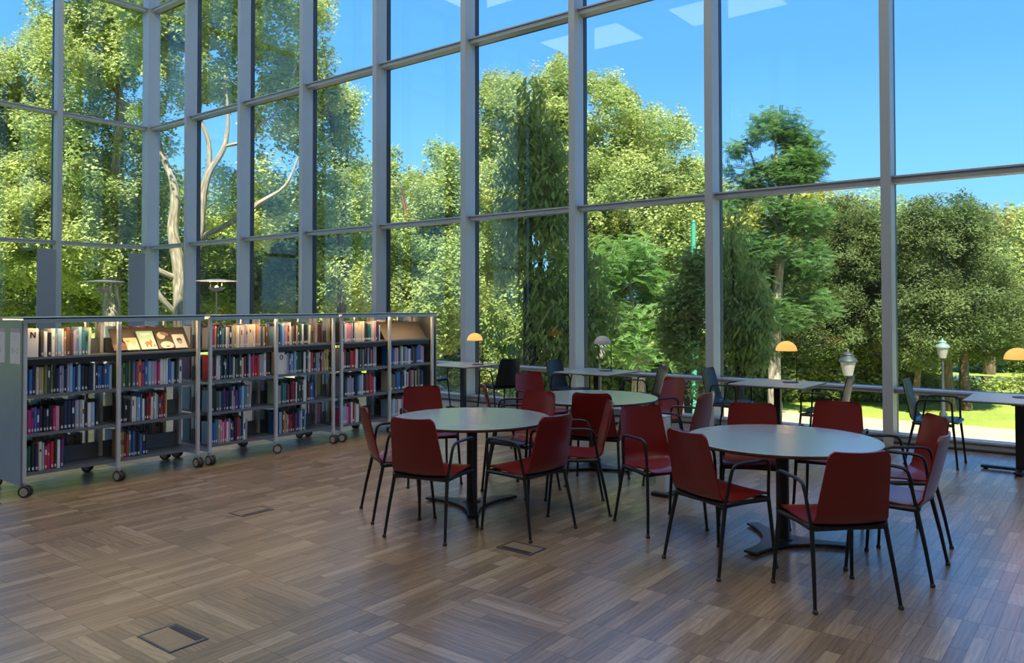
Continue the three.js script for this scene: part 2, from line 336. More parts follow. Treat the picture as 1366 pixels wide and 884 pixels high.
placed([
  [-1.29, -4.54, -0.71, -0.7, 'red armchair seen from behind, closest to the column of the isolated round table'],
  [-2.02, -4.67, 0.38, -0.92, 'red armchair at the isolated round table, between the grey floor post and the table'],
  [-1.12, -5.25, -1, 0, 'red armchair in front of its twin, both side by side at the isolated round table'],
  [-1.255, -5.94, -0.82, 0.57, 'red armchair half hidden behind its twin, before the single visible black chair by the desk'],
  [-2.22, -5.77, 0.37, 0.93, 'red armchair across the isolated round table, in front of the black chair by the mullion'],
  [-1.79, -6.27, 0.1, 0.99, 'darkest red armchair across the isolated round table, in front of the old street lantern'],
  [-2.7, -5.2, 0.86, 0.5, 'red armchair standing free in front of the grey floor post'],
  [-3.89, -4.06, -0.23, -0.97, 'red armchair seen square from behind at the round table by the bookcases'],
  [-4.46, -4.27, 0.52, -0.85, 'red armchair seen edge-on in front of the bookcase wheels'],
  [-3.395, -4.55, -0.99, -0.1, 'red armchair with one foot on the small floor hatch'],
  [-4.15, -5.45, -0.05, 1, 'red armchair between two round tables, only its back top showing over the nearer tabletop'],
  [-5.06, -5.24, 0.85, 0.53, 'red armchair in front of the last bookcase bay'],
  [-3.44, -5.24, -0.79, 0.61, 'red armchair seen from the side, in front of another dark red back'],
  [-3.78, -6.1, -0.35, -0.94, 'dark red armchair facing the round table under the unlit desk lamp'],
  [-5.14, -7.1, 0.92, 0.38, 'red armchair in front of the black chair with its back turned to the room'],
  [-4.75, -6.08, 0.77, -0.64, 'red armchair seen edge-on below the desk by the bookcase end'],
  [-3.87, -7.37, -0.43, 0.9, 'red armchair behind the grey floor post, facing the round table near the window'],
  [-3.17, -6.5, -1, 0.02, 'orange-lit red armchair just beyond the grey floor post'],
], redShell, RG);
placed([
  [-1.55, -8.93, 1, 0, 'black armchair facing the desk with the largest orange lamp, both armrests clear'],
  [-3.78, -9.05, 1, 0.02, 'black armchair leaning its back to a mullion, facing the desk before the tree trunk'],
  [-2.6, -8.87, -1, 0.05, 'black armchair with its back against the view of the street lantern'],
  [-6.12, -9.12, 1, 0.05, 'shiny black armchair facing the desk with the unlit lamp'],
  [-4.9, -9.05, -1, 0.1, 'black armchair with pale reflecting back at the desk with the unlit lamp'],
  [-7.22, -8.97, -0.96, -0.28, 'black armchair with its back turned, at the desk beside the bookcase end'],
  [-8.78, -9.1, 1, 0, 'black armchair half hidden by the bookcase end'],
], blackShell, BG);

// ------------------------------------------------------------------ round tables
const topMat = phys(rgb(0.29, 0.335, 0.35), 0.26, { clearcoat: 0.6, clearcoatRoughness: 0.16 });
const bandMat = std(rgb(0.09, 0.06, 0.055), 0.5);
{
  const R = 0.63, h = 0.7;
  const top = lathe([[0, h], [R - 0.003, h], [R - 0.001, h - 0.002], [R, h - 0.004]], 72), band = lathe([[R, h - 0.004], [R + 0.0005, h - 0.012], [R - 0.004, h - 0.024], [R - 0.03, h - 0.026], [0, h - 0.026]], 72);
  const star = new THREE.Shape(), RB = 0.41, blunt = 0.1;
  for (let k = 0; k < 3; k++) {
    const a = k * 2 * Math.PI / 3, b = a + 2 * Math.PI / 3, p = (t, r) => [Math.cos(t) * r, Math.sin(t) * r];
    if (!k) star.moveTo(...p(a - blunt, RB));
    star.lineTo(...p(a + blunt, RB)); star.quadraticCurveTo(...p((a + b) / 2, 0.02), ...p(b - blunt, RB));
  }
  const plate = new THREE.ExtrudeGeometry(star, { depth: 0.01, bevelEnabled: true, bevelSize: 0.003, bevelThickness: 0.003, bevelSegments: 2, curveSegments: 14 }).rotateX(-Math.PI / 2).translate(0, 0.013, 0);
  const column = lathe([[0, 0.02], [0.075, 0.02], [0.075, 0.028], [0.043, 0.034], [0.043, h - 0.05], [0.1, h - 0.036], [0.1, h - 0.025], [0, h - 0.025]], 28);
  const arms = merge([0, 1].map((k) => box(0.7, 0.016, 0.05, 0, h - 0.034, 0, k * Math.PI / 2 + 0.4)));
  const basePlateMat = std(rgb(0.035, 0.037, 0.04), 0.35, 0.5);
  const make = (x, z, tip, label) => {
    const t = thing('round_table', label, 'table', [x, 0, z], tip, 'round grey tables');
    const tt = mesh('tabletop', top, topMat, t); mesh('edge_band', band, bandMat, tt);
    mesh('column', column, black, t); mesh('top_bracket', arms, black, t);
    const pl = mesh('base_plate', plate, basePlateMat, t);
    for (let k = 0; k < 3; k++) { const a = k * 2 * Math.PI / 3; mesh('foot_glide', lathe([[0, 0], [0.016, 0], [0.016, 0.012], [0, 0.012]], 12), rubber, pl, [Math.cos(a) * 0.37, 0, -Math.sin(a) * 0.37]); }
  };
  const ang = (cx, cz, tx, tz) => Math.atan2(-(tz - cz), tx - cx);
  make(-1.85, -5.34, ang(-1.85, -5.34, -1.92, -4.95), 'round grey table set apart from the other two, beside the paired red chairs');
  make(-4.17, -4.82, ang(-4.17, -4.82, -3.89, -4.51), 'round grey table between the bookcases and the small floor hatch');
  make(-4.16, -6.63, ang(-4.16, -6.63, -4.32, -6.29), 'round grey table between two red-chair groups, just before the window desks');
}

// ------------------------------------------------------------------ window desks and their lamps
const deskTop = phys(rgb(0.31, 0.35, 0.35), 0.28, { clearcoat: 0.25, clearcoatRoughness: 0.25 });
const makeDesk = (x, z, label) => {
  const t = thing('window_desk', label, 'desk', [x, 0, z], 0, 'square desks along the window');
  const tt = mesh('desktop', rbox(0.84, 0.012, 0.86, 0.003), deskTop, t, [0, 0.694, 0]);
  mesh('edge_band', rbox(0.842, 0.014, 0.862, 0.004), bandMat, tt, [0, -0.0085, 0]);
  mesh('column', merge([box(0.075, 0.6, 0.06, 0, 0.34, 0), box(0.055, 0.3, 0.045, 0, 0.53, 0)]), black, t);
  mesh('top_bracket', merge([box(0.08, 0.02, 0.6, 0, 0.668, 0), box(0.5, 0.02, 0.06, 0, 0.667, 0)]), black, t);
  mesh('foot_bar', merge([rbox(0.66, 0.026, 0.07, 0.008).translate(0, 0.025, 0), rbox(0.07, 0.026, 0.5, 0.008).translate(0, 0.024, 0)]), blackMetal, t);
  for (const s of [-1, 1]) { mesh('foot_glide', lathe([[0, 0], [0.02, 0], [0.02, 0.013], [0, 0.013]], 12), rubber, t, [s * 0.29, 0, 0]); mesh('foot_glide', lathe([[0, 0], [0.02, 0], [0.02, 0.013], [0, 0.013]], 12), rubber, t, [0, 0, s * 0.22]); }
  return t;
};
makeDesk(-0.82, -8.95, 'square grey desk with the largest orange lamp, its black foot bar in full view'); 
makeDesk(-3.2, -9.1, 'square grey desk with a lit orange lamp, before the pale tree trunk');
makeDesk(-5.72, -9.22, 'square grey desk carrying the unlit grey lamp');
makeDesk(-8.03, -9.08, 'square grey desk beside the bookcase end, its lit lamp before a mullion');
const shadeLit = phys(rgb(0.95, 0.42, 0.08), 0.6, { side: THREE.DoubleSide, emissive: rgb(1, 0.45, 0.11), emissiveIntensity: 0.66 });
const shadeOff = phys(rgb(0.42, 0.4, 0.38), 0.5, { side: THREE.DoubleSide });
const DOME = lathe(Array.from({ length: 15 }, (_, i) => { const a = i / 14 * Math.PI / 2; return [0.118 * Math.sin(a) + 0.0005, 0.112 * Math.cos(a)]; }).concat([[0.114, 0.0], [0.112, 0.006]]), 36);
const makeLamp = (x, z, dir, lit, label) => { // stem stands to one side of the dome
  const t = thing('desk_lamp', label, 'lamp', [x, 0.7, z], Math.atan2(-dir[1], dir[0]), 'dome lamps on the window desks');
  mesh('base', lathe([[0, 0], [0.085, 0], [0.088, 0.003], [0.086, 0.008], [0.02, 0.011], [0, 0.011]], 32), black, t, [0.04, 0, 0]);
  mesh('stem', tube([[0.118, 0.0, 0], [0.118, 0.375, 0]], 0.0065, 10), black, t);
  mesh('stem_foot', box(0.09, 0.008, 0.03, 0.09, 0.006, 0), black, t);
  mesh('arm', tube([[0.0, 0.372, 0], [0.118, 0.372, 0]], 0.005, 8), black, t);
  mesh('shade', DOME, lit ? shadeLit : shadeOff, t, [0, 0.37, 0]);
  const b = mesh('bulb', new THREE.SphereGeometry(0.022, 16, 12), lit ? std(rgb(1, 0.8, 0.5), 0.5, 0, { emissive: rgb(1, 0.62, 0.3), emissiveIntensity: 1.2 }) : std(rgb(0.7, 0.7, 0.68), 0.4), t, [0, 0.4, 0]);
  if (lit) { const p = new THREE.PointLight(rgb(1, 0.62, 0.3), 0.1, 0, 2); p.castShadow = true; p.shadow.radius = 2; p.position.set(0, 0.4, 0); p.name = 'lamp_light'; t.add(p); }
};
const view = [0.788, -0.615];
makeLamp(-0.84, -9.05, view, true, 'desk lamp with the largest glowing orange dome');
makeLamp(-3.13, -9.2, view, true, 'lit orange dome desk lamp before the trunk of a park tree');
makeLamp(-5.68, -9.3, view, false, 'unlit grey dome desk lamp');
makeLamp(-7.83, -9.12, view, true, 'small lit orange dome lamp in front of a mullion beside the bookcases');

// ------------------------------------------------------------------ grey floor post and floor hatches
{
  const p = thing('power_post', 'short grey metal power post standing behind a red armchair', 'post', [-3.1, 0, -6.05], 0);
  mesh('body', rbox(0.085, 0.63, 0.11, 0.006).translate(0, 0.345, 0), steelLight, p);
  mesh('cap', rbox(0.09, 0.012, 0.115, 0.004).translate(0, 0.665, 0), steel, p);
  mesh('base', rbox(0.16, 0.035, 0.17, 0.01).translate(0, 0.0175, 0), black, p);
  mesh('socket_strip', box(0.002, 0.4, 0.05, 0.0435, 0.4, 0), steel, p);
  const hatchWood = plankMats[0];
  const hatch = (x, z, w, d, slotZ, label) => {
    const h = thing('floor_hatch', label, 'floor hatch', [x, 0, z], 0, 'metal framed floor hatches');
    const fr = [box(w, 0.004, 0.012, 0, 0.002, d / 2 - 0.006), box(w, 0.004, 0.012, 0, 0.002, -d / 2 + 0.006), box(0.012, 0.004, d - 0.024, w / 2 - 0.006, 0.002, 0), box(0.012, 0.004, d - 0.024, -w / 2 + 0.006, 0.002, 0)];
    mesh('frame', merge(fr), std(rgb(0.08, 0.1, 0.13), 0.35, 0.7), h);
    mesh('lid', box(w - 0.026, 0.003, d - 0.026, 0, 0.0015, 0), hatchWood, h);
    mesh('cable_slot', slotZ ? box(w - 0.05, 0.004, 0.035, 0, 0.0025, slotZ * (d / 2 - 0.035)) : box(0.03, 0.004, d - 0.05, w / 2 - 0.035, 0.0025, 0), std(rgb(0.015, 0.018, 0.025), 0.5), h);
  };
  hatch(-3.65, -2.015, 0.3, 0.2, -1, 'floor hatch in a blue-grey frame standing alone in the open floor');
  hatch(-5.4, -3.62, 0.19, 0.28, 0, 'floor hatch between the bookcases and the red chairs');
  hatch(-3.17, -4.16, 0.28, 0.18, 1, 'floor hatch under the foot of a red armchair');
  hatch(-7.35, -2.42, 0.28, 0.19, 1, 'floor hatch beside the wheel of the bookcase marked N');
}

// ------------------------------------------------------------------ bookcases
const font = await new FontLoader().loadAsync('fonts/droid/droid_sans_bold.typeface.json');
const BX = -7.3, DEPTH = 0.68, SH = [0.195, 0.52, 0.845, 1.165], CANOPY = 1.478;
const warm = rgb(1, 0.66, 0.34);
const UNITS = [[-2.7, -4.3], [-4.4, -6.0], [-6.09, -7.66]];
{
  const postG = box(0.03, 1.36, 0.03, 0, 0.80, 0), inPost = box(0.04, 1.28, 0.03, 0, 0.84, 0);
  const wheelG = new THREE.CylinderGeometry(0.048, 0.048, 0.022, 24).rotateX(Math.PI / 2), hubG = new THREE.CylinderGeometry(0.033, 0.035, 0.026, 20).rotateX(Math.PI / 2);
  const forkG = merge([box(0.035, 0.03, 0.028, 0, 0.088, 0), new THREE.CylinderGeometry(0.012, 0.012, 0.05, 12).translate(0, 0.12, 0), box(0.02, 0.05, 0.02, 0, 0.06, 0)]);
  const shelfG = merge([box(0.3, 0.018, 0.766, 0, -0.009, 0), box(0.012, 0.028, 0.766, 0.144, -0.014, 0), box(0.01, 0.135, 0.766, -0.145, 0.0675, 0)]);
  const slopeG = merge([box(0.28, 0.012, 0.75, 0, 0, 0)]);
  const labels = ['wheeled steel bookcase with the bare metal end panel and the N sign', 'wheeled steel bookcase with the O sign, between two others', 'wheeled steel bookcase beside the window desk'];
  const casterTurns = [0.7, 0.3, 0.05, 0.1, 0.9, 0.2, 0.5, 1.2, 0.4];
  UNITS.forEach(([z0, z1], u) => {
    const t = thing('bookcase', labels[u], 'bookcase', [BX, 0, z0], 0, 'wheeled steel bookcases in a row');
    const bay = (z1 - z0) / 2;
    [0, 1, 2].forEach((k) => {
      const z = k * bay;
      for (const x of [-0.015, -DEPTH + 0.015]) mesh('post', postG, steelLight, t, [x, 0, z + (k === 0 ? -0.015 : k === 2 ? 0.015 : 0)]);
      for (const x of [-DEPTH / 2 + 0.035, -DEPTH / 2 - 0.035]) mesh('inner_post', inPost, steelLight, t, [x, 0, z + (k === 0 ? -0.05 : k === 2 ? 0.05 : 0.03)]);
      mesh('bottom_rail', box(DEPTH - 0.06, 0.05, 0.025, -DEPTH / 2, 0.15, z + (k === 0 ? -0.015 : k === 2 ? 0.015 : 0)), steel, t);
      for (const x of [-0.015, -DEPTH + 0.015]) {
        const c = mesh('caster', forkG, steel, t, [x, 0, z + (k === 0 ? -0.015 : k === 2 ? 0.015 : 0)], [0, casterTurns[(u * 3 + k) % 9] + (x < -0.1 ? 0.6 : 0), 0]);
        for (const s of [-1, 1]) { const w = mesh('wheel', wheelG, rubber, c, [0.018, 0.048, s * 0.021]); }
        mesh('wheel_hub', merge([hubG.clone().translate(0.018, 0.048, 0.021), hubG.clone().translate(0.018, 0.048, -0.021)]), hubGrey, c);
      }
    });
    for (let b = 0; b < 2; b++) for (let k = 0; k < 4; k++) for (const s of [0, 1]) {
      const slope = k === 3 && !s && (u * 2 + b === 1 || u * 2 + b === 5), zc = (b + 0.5) * bay, y = SH[k];
      const sh = mesh('shelf', shelfG, shelfMat, t, [s ? -DEPTH + 0.18 : -0.18, y, zc], [0, s ? Math.PI : 0, 0]);
      if (k === 3) mesh('shelf_rail', box(0.012, 0.05, 0.766), black, t, [s ? -DEPTH + 0.035 : -0.035, y - 0.043, zc]);
      if (slope) mesh('display_board', slopeG, std(rgb(0.1, 0.085, 0.07), 0.6), t, [-0.2, y + 0.105, zc], [0, 0, -0.92]);
    }
    const cz = (z1 - z0) / 2, L = Math.abs(z1 - z0) + 0.036;
    mesh('canopy', merge([box(DEPTH + 0.09, 0.012, L, -DEPTH / 2, 1.498, cz), box(0.012, 0.045, L, 0.039, 1.4795, cz), box(0.012, 0.045, L, -DEPTH - 0.039, 1.4795, cz)]), canopyMat, t);
    if (u === 0) mesh('end_panel', rbox(DEPTH + 0.02, 1.38, 0.012, 0.003).translate(-DEPTH / 2, 0.79, 0.012), sheet, t);
    if (u === 2) mesh('end_panel', rbox(DEPTH + 0.02, 1.3, 0.012, 0.003).translate(-DEPTH / 2, 0.83, -1.612), sheet, t);
    for (const s of [0, 1]) {
      const x = s ? -DEPTH + 0.006 : -0.006;
      mesh('light_strip', box(0.03, 0.012, L - 0.2, x, 1.482, cz), std(rgb(0.9, 0.85, 0.75), 0.5, 0, { emissive: warm, emissiveIntensity: 1.4 }), t);
      const a = new THREE.RectAreaLight(warm, 30, 0.03, L - 0.2); a.name = 'strip_light'; a.position.set(x, 1.474, cz); a.rotation.set(-Math.PI / 2, 0, 0); t.add(a);
    }
  });
  // notices taped to the end panel
  const paper = (x, lines, label) => {
    const c = document.createElement('canvas'); c.width = 210; c.height = 297; const g = c.getContext('2d');
    g.fillStyle = '#d9dde2'; g.fillRect(0, 0, 210, 297); g.fillStyle = '#b8aeb6'; g.fillRect(0, 0, 210, 34); g.fillStyle = '#c4cad2'; g.fillRect(14, 60, 150, 6); g.fillRect(14, 76, 120, 6); g.fillRect(14, 92, 140, 6);
    g.fillStyle = '#8b97a8'; g.font = '64px sans-serif'; g.textAlign = 'center'; g.fillText(lines, 105, 210);
    const tx = new THREE.CanvasTexture(c); tx.colorSpace = THREE.SRGBColorSpace;
    const m = mesh('paper_notice', new THREE.BoxGeometry(0.21, 0.297, 0.001), std(0xffffff, 0.7, 0, { map: tx }), scene, [x, 1.262, -2.681]); tag(m, label, 'notice', 'paper notices on the end panel');
  };
  paper(BX - 0.125, 'N - O', 'white paper notice reading N - O on the steel end panel');
  paper(BX - 0.45, 'N', 'white paper notice without a dash on the steel end panel');
}

// ------------------------------------------------------------------ books
const INK = { k: ['black', 0.012, 0.013, 0.016], n: ['navy', 0.014, 0.024, 0.075], b: ['blue', 0.03, 0.13, 0.42], l: ['light blue', 0.24, 0.44, 0.62], w: ['white', 0.68, 0.69, 0.7], c: ['cream', 0.62, 0.53, 0.4], r: ['red', 0.5, 0.02, 0.03], m: ['magenta', 0.42, 0.03, 0.17], p: ['pink', 0.6, 0.24, 0.32],
  v: ['purple', 0.1, 0.03, 0.16], g: ['dark green', 0.012, 0.1, 0.06], o: ['olive', 0.13, 0.16, 0.08], e: ['grey', 0.3, 0.31, 0.33], d: ['charcoal', 0.06, 0.065, 0.07], t: ['teal', 0.05, 0.2, 0.23], y: ['yellow', 0.55, 0.42, 0.05], a: ['orange', 0.55, 0.2, 0.05], u: ['brown', 0.14, 0.065, 0.04], s: ['lavender', 0.33, 0.32, 0.48], h: ['tan', 0.4, 0.29, 0.17], i: ['wine red', 0.17, 0.02, 0.035], q: ['pale green', 0.42, 0.56, 0.44] };
const bookMats = {}, inkMat = (k) => bookMats[k] ??= phys(rgb(...INK[k].slice(1)), 0.42, { clearcoat: 0.25, clearcoatRoughness: 0.3 });
const pageMat = std(rgb(0.5, 0.42, 0.3), 0.9), stickerMat = std(rgb(0.6, 0.6, 0.58), 0.7);
// unit book: thickness along z (0..1), height along y, spine at x = 0, depth towards -x
const COVER = merge([box(0.94, 1, 0.07, -0.53, 0.5, 0.465), box(0.94, 1, 0.07, -0.53, 0.5, -0.465), (() => { // rounded spine
  const s = new THREE.Shape(); s.moveTo(-0.06, -0.5); s.quadraticCurveTo(0.0, -0.46, 0, -0.25); s.lineTo(0, 0.25); s.quadraticCurveTo(0.0, 0.46, -0.06, 0.5); s.lineTo(-0.06, -0.5);
  return new THREE.ExtrudeGeometry(s, { depth: 1, bevelEnabled: false, curveSegments: 3 }).rotateX(-Math.PI / 2); })()]);
const PAGES = box(0.86, 0.96, 0.86, -0.5, 0.49, 0), LABEL = box(1, 1, 1);
const FRONT = [ // shelves from the top down, spine colours in order, share of the shelf that is filled, gap left for a letter sign
  [['dwkwelwhuusslttq', 0.56, 0.12], ['nbnceyodoknssnslbnlnkknwkbbnbbl', 0.985], ['kmmbvnknkmpknnnsewkwlk', 0.83], ['tgknclrmrkwv', 0.42]],
  [['', 0], ['oogoktmymblspmwwwblkdw', 0.82], ['kkkkdwwelbwnirwewedriy', 0.62], ['hagrtnbnkbnn', 0.36]],
  [['edrpgntdwekehcweccsscccwaaesdhku', 0.93], ['rrnwwnktknnwgkdcinlrmrreswnk', 0.98], ['lnkdtnvnkssvnbltee', 0.66], ['lbbteppmwsnvkirbkwe', 0.6]],
  [['lnblspiweukhdgwkktc', 0.62], ['wsbsbltgkgkwwkwwrknlesiehyyqk', 0.87, 0.11], ['qeegttnrknriwkgkdwwkibb', 0.68], ['bnlluhaeirknkmknbslnl', 0.52]],
];
const BAYNAME = ['bay N', 'face-out bay', 'bay next to O', 'bay O'];
const SHELFNAME = ['top shelf', 'second shelf', 'third shelf', 'bottom shelf'];
const bayZ = (b) => { const [z0, z1] = UNITS[b >> 1]; return [z0 + (z1 - z0) * (b & 1) / 2, z0 + (z1 - z0) * ((b & 1) + 1) / 2]; };
const massBooks = [];
function massBook(x, y, z, w, h, d, color, dir) { // a plain book in the uncounted rest; dir -1: spine away
  const g = merge([dir > 0 ? box(d, h, w * 0.93, x - d / 2, y + h / 2, z) : box(d * 0.97, h, w * 0.16, x - d / 2, y + h / 2, z - w * 0.4), ...(dir > 0 ? [] : [box(d * 0.97, h, w * 0.16, x - d / 2, y + h / 2, z + w * 0.4), box(d * 0.92, h * 0.96, w * 0.7, x - d / 2, y + h * 0.48, z)])]);
  const n = g.attributes.position.count, c = new Float32Array(n * 3), pg = [0.3, 0.22, 0.13];
  for (let i = 0; i < n; i++) for (let k = 0; k < 3; k++) c[i * 3 + k] = dir < 0 && i >= 72 ? pg[k] : color[k];
  g.setAttribute('color', new THREE.BufferAttribute(c, 3)); massBooks.push(g);
  if (dir > 0 && rnd() < 0.8) { const s = merge([box(0.001, 0.024, w * 0.7, x + 0.0006, y + 0.03, z)]), cc = new Float32Array(s.attributes.position.count * 3).fill(0.7); s.setAttribute('color', new THREE.BufferAttribute(cc, 3)); massBooks.push(s); }
}
let singles = 0;
{
  const r = mulberry(99);
  FRONT.forEach((shelves, b) => shelves.forEach(([inks, fill, skip = 0], k) => {
    const [za, zb] = bayZ(b), y = SH[3 - k], wide = 0.734; let z = za - 0.033 - skip;
    const list = [...inks], wts = list.map((c, i) => (c === list[i - 1] ? 0.95 : 1) * rr(0.72, 1.35, r)), total = wts.reduce((a, q) => a + q, 0), room = wide * fill - (skip ? 0 : 0);
    let h = 0.22;
    list.forEach((c, i) => {
      const w = wts[i] / total * room; if (c !== list[i - 1] || r() < 0.3) h = rr(0.195, 0.25, r) + (k === 1 ? 0.01 : 0);
      const depth = rr(0.14, 0.18, r), x = BX - 0.045 - rr(0, 0.012, r), zc = z - w / 2; z -= w;
      const nm = (q) => (q ? INK[q][0] : null), L = nm(list[i - 1]), R = nm(list[i + 1]);
      const label = `${INK[c][0]} book ${L && R ? (L === R ? `between two ${L} ones` : `between ${L} and ${R}`) : L ? `ending its row after ${L}` : `starting its row before ${R}`}, ${SHELFNAME[k]}, ${BAYNAME[b]}`;
      singles++;
      const t = thing('book', label, 'book', [x, y, zc], 0, `books on the ${SHELFNAME[k]} of ${BAYNAME[b]}`);
      t.scale.set(1, 1, 1);
      const lean = i === list.length - 1 && fill < 0.9 ? -0.05 : 0; t.rotation.x = lean * r();
      const cv = mesh('cover', COVER, inkMat(c), t); cv.scale.set(depth, h, w - 0.0008);
      const pg = mesh('page_block', PAGES, pageMat, t); pg.scale.set(depth, h, w);
      if (r() < 0.85) { const st = mesh('spine_sticker', LABEL, stickerMat, t, [0.0004, 0.026, 0]); st.scale.set(0.001, 0.024, w * 0.5); }
      if (r() < 0.3 && w > 0.018) { const q = r() < 0.5 ? (INK[c][1] > 0.3 ? 'n' : 'w') : 'ykwl'[Math.floor(r() * 4)], tb = mesh('title_band', LABEL, inkMat(q), t, [0.0004, h * rr(0.55, 0.8, r), 0]); tb.scale.set(0.001, rr(0.02, 0.07, r), w * 0.5); }
    });
  }));
  // last bookcase, and every row that faces the other way
  const pal = 'kknnbbllwwccrrmpvgodetyausiwnk';
  const fillRow = (x, y, za, zb, fill, dir, soft, inks) => {
    let z = za - 0.033, i = 0; const end = za - 0.033 - 0.734 * fill;
    while (true) {
      const w = rr(0.016, 0.038, r); if (z - w < end) break;
      const c = INK[inks ? inks[i++ % inks.length] : pal[Math.floor(r() * pal.length)]], h = rr(0.19, 0.25, r), d = rr(0.14, 0.18, r);
      massBook(dir > 0 ? x - rr(0, 0.012, r) : x, y, z - w / 2, w, h, d, c.slice(1), dir); z -= w;
    }
  };
  const B5 = [['knwpppsncccccdkgtlcp', 0.86], ['ecrnkkrrrwkdkekkskpie', 0.8], ['sskntseskkblwkiirrrl', 0.78], ['mslspmwihwwn', 0.42]], B6 = [['', 0], ['bbbbpslkiewdtlpwbkdk', 0.88], ['cnoonbbnnkwdwkmthk', 0.84], ['lslwslcwspeweks', 0.7]];
  [B5, B6].forEach((S, q) => S.forEach(([inks, fill], k) => { if (inks) { const [za, zb] = bayZ(4 + q); fillRow(BX - 0.045, SH[3 - k], za, zb, fill, 1, 0, inks); } }));
  for (let b = 0; b < 6; b++) for (let k = 0; k < 4; k++) { const [za, zb] = bayZ(b); fillRow(BX - DEPTH / 2 - 0.08, SH[k], za - (b & 1 ? 0.1 : 0), zb, [0.86, 0.9, 0.93, 0.93][k] - 0.13 * (b & 1), -1); }
  const m = mesh('shelved_books', mergeGeometries(massBooks), phys(0xffffff, 0.45, { vertexColors: true, clearcoat: 0.2, clearcoatRoughness: 0.3 }));
  tag(m, 'rows of many further books in the far bookcase and on the reverse shelves', 'books', null, 'stuff');
}
{ // letter signs and the face-out books
  const sign = (letter, b, k, label) => {
    const [za] = bayZ(b), t = thing('letter_sign', label, 'sign', [BX - 0.04, SH[3 - k], za - 0.033 - 0.05], 0, 'letter signs on the shelves');
    mesh('block', rbox(0.12, 0.245, 0.095, 0.003).translate(-0.06, 0.1225, 0), std(rgb(0.66, 0.66, 0.64), 0.6), t);
    const g = new TextGeometry(letter, { font, size: 0.05, depth: 0.0015, bevelEnabled: false, curveSegments: 6 }); g.computeBoundingBox(); g.translate(-(g.boundingBox.max.x) / 2, 0, 0); g.rotateY(Math.PI / 2);
    mesh('letter', g, std(rgb(0.01, 0.01, 0.01), 0.6), t, [0.0005, 0.165, 0]);
  };
  sign('N', 0, 0, 'white block sign with a black letter N on the top shelf');
  sign('O', 3, 1, 'white block sign with a black letter O on the second shelf');
  const art = (fn) => { const c = document.createElement('canvas'); c.width = 160; c.height = 220; const g = c.getContext('2d'); fn(g); const t = new THREE.CanvasTexture(c); t.colorSpace = THREE.SRGBColorSpace; return std(0xffffff, 0.4, 0, { map: t }); };
  const blob = (g, col, pts) => { g.fillStyle = col; g.beginPath(); pts.forEach(([x, y], i) => (i ? g.lineTo(x, y) : g.moveTo(x, y))); g.closePath(); g.fill(); };
  const oval = (g, col, x, y, rx, ry, a = 0) => { g.fillStyle = col; g.beginPath(); g.ellipse(x, y, rx, ry, a, 0, 7); g.fill(); };
  const covers = [
    [0.035, 0.13, 0.1, 'dark red', 'dark red low picture book on the sloping display shelf', (g) => { g.fillStyle = '#3c1c18'; g.fillRect(0, 0, 160, 220); oval(g, '#a33a2c', 60, 120, 40, 60); oval(g, '#7a2a22', 120, 90, 30, 50); }],
    [0.15, 0.13, 0.14, 'cream', 'cream picture book with pale shapes on the sloping display shelf', (g) => { g.fillStyle = '#c9bd93'; g.fillRect(0, 0, 160, 220); blob(g, '#e0d8b8', [[0, 200], [60, 90], [110, 150], [160, 60], [160, 220], [0, 220]]); oval(g, '#93a07c', 40, 60, 26, 18); }],
    [0.31, 0.16, 0.215, 'pale green', 'pale green picture book with an orange animal on the sloping display shelf', (g) => { g.fillStyle = '#a9cfbd'; g.fillRect(0, 0, 160, 220); g.fillStyle = '#e3efe6'; g.fillRect(30, 26, 100, 15); g.fillRect(34, 48, 60, 6); oval(g, '#c9702f', 82, 150, 34, 22); blob(g, '#c9702f', [[100, 140], [112, 96], [122, 120], [128, 150]]); oval(g, '#b05f28', 62, 178, 9, 22); oval(g, '#b05f28', 104, 178, 9, 22); oval(g, '#6a4a3a', 138, 180, 6, 14); }],
    [0.485, 0.165, 0.215, 'brown photo', 'brown photo book with a pale head on the sloping display shelf', (g) => { g.fillStyle = '#4a4038'; g.fillRect(0, 0, 160, 220); oval(g, '#cfc4b4', 60, 60, 40, 46, 0.5); oval(g, '#8c7c6c', 96, 40, 44, 22, 0.3); oval(g, '#d8ccba', 90, 180, 66, 46); oval(g, '#2a221c', 92, 196, 18, 7); }],
    [0.635, 0.125, 0.165, 'white', 'white small book with a grey portrait on the sloping display shelf', (g) => { g.fillStyle = '#dcdcd2'; g.fillRect(0, 0, 160, 220); oval(g, '#8f8a80', 80, 110, 34, 46); oval(g, '#5c5650', 80, 86, 36, 26); oval(g, '#b7b0a4', 80, 124, 20, 26); g.fillStyle = '#b9b6ac'; g.fillRect(50, 190, 60, 6); }],
  ];
  const [za] = bayZ(1), sl = 0.92, base = [BX - 0.105, SH[3] + 0.018];
  for (const [dz, w, h, tone, label, fn] of covers) {
    const t = thing('picture_book', label, 'book', [base[0], base[1], za - 0.03 - dz], 0, 'face-out picture books');
    t.rotation.z = Math.PI / 2 - sl;
    mesh('cover', rbox(0.012, h, w, 0.002).translate(0, h / 2, 0), inkMat(tone === 'pale green' ? 'q' : tone === 'cream' ? 'c' : tone === 'white' ? 'w' : 'u'), t);
    mesh('cover_print', box(0.0008, h - 0.004, w - 0.004, 0.0065, h / 2, 0), art(fn), t);
  }
}

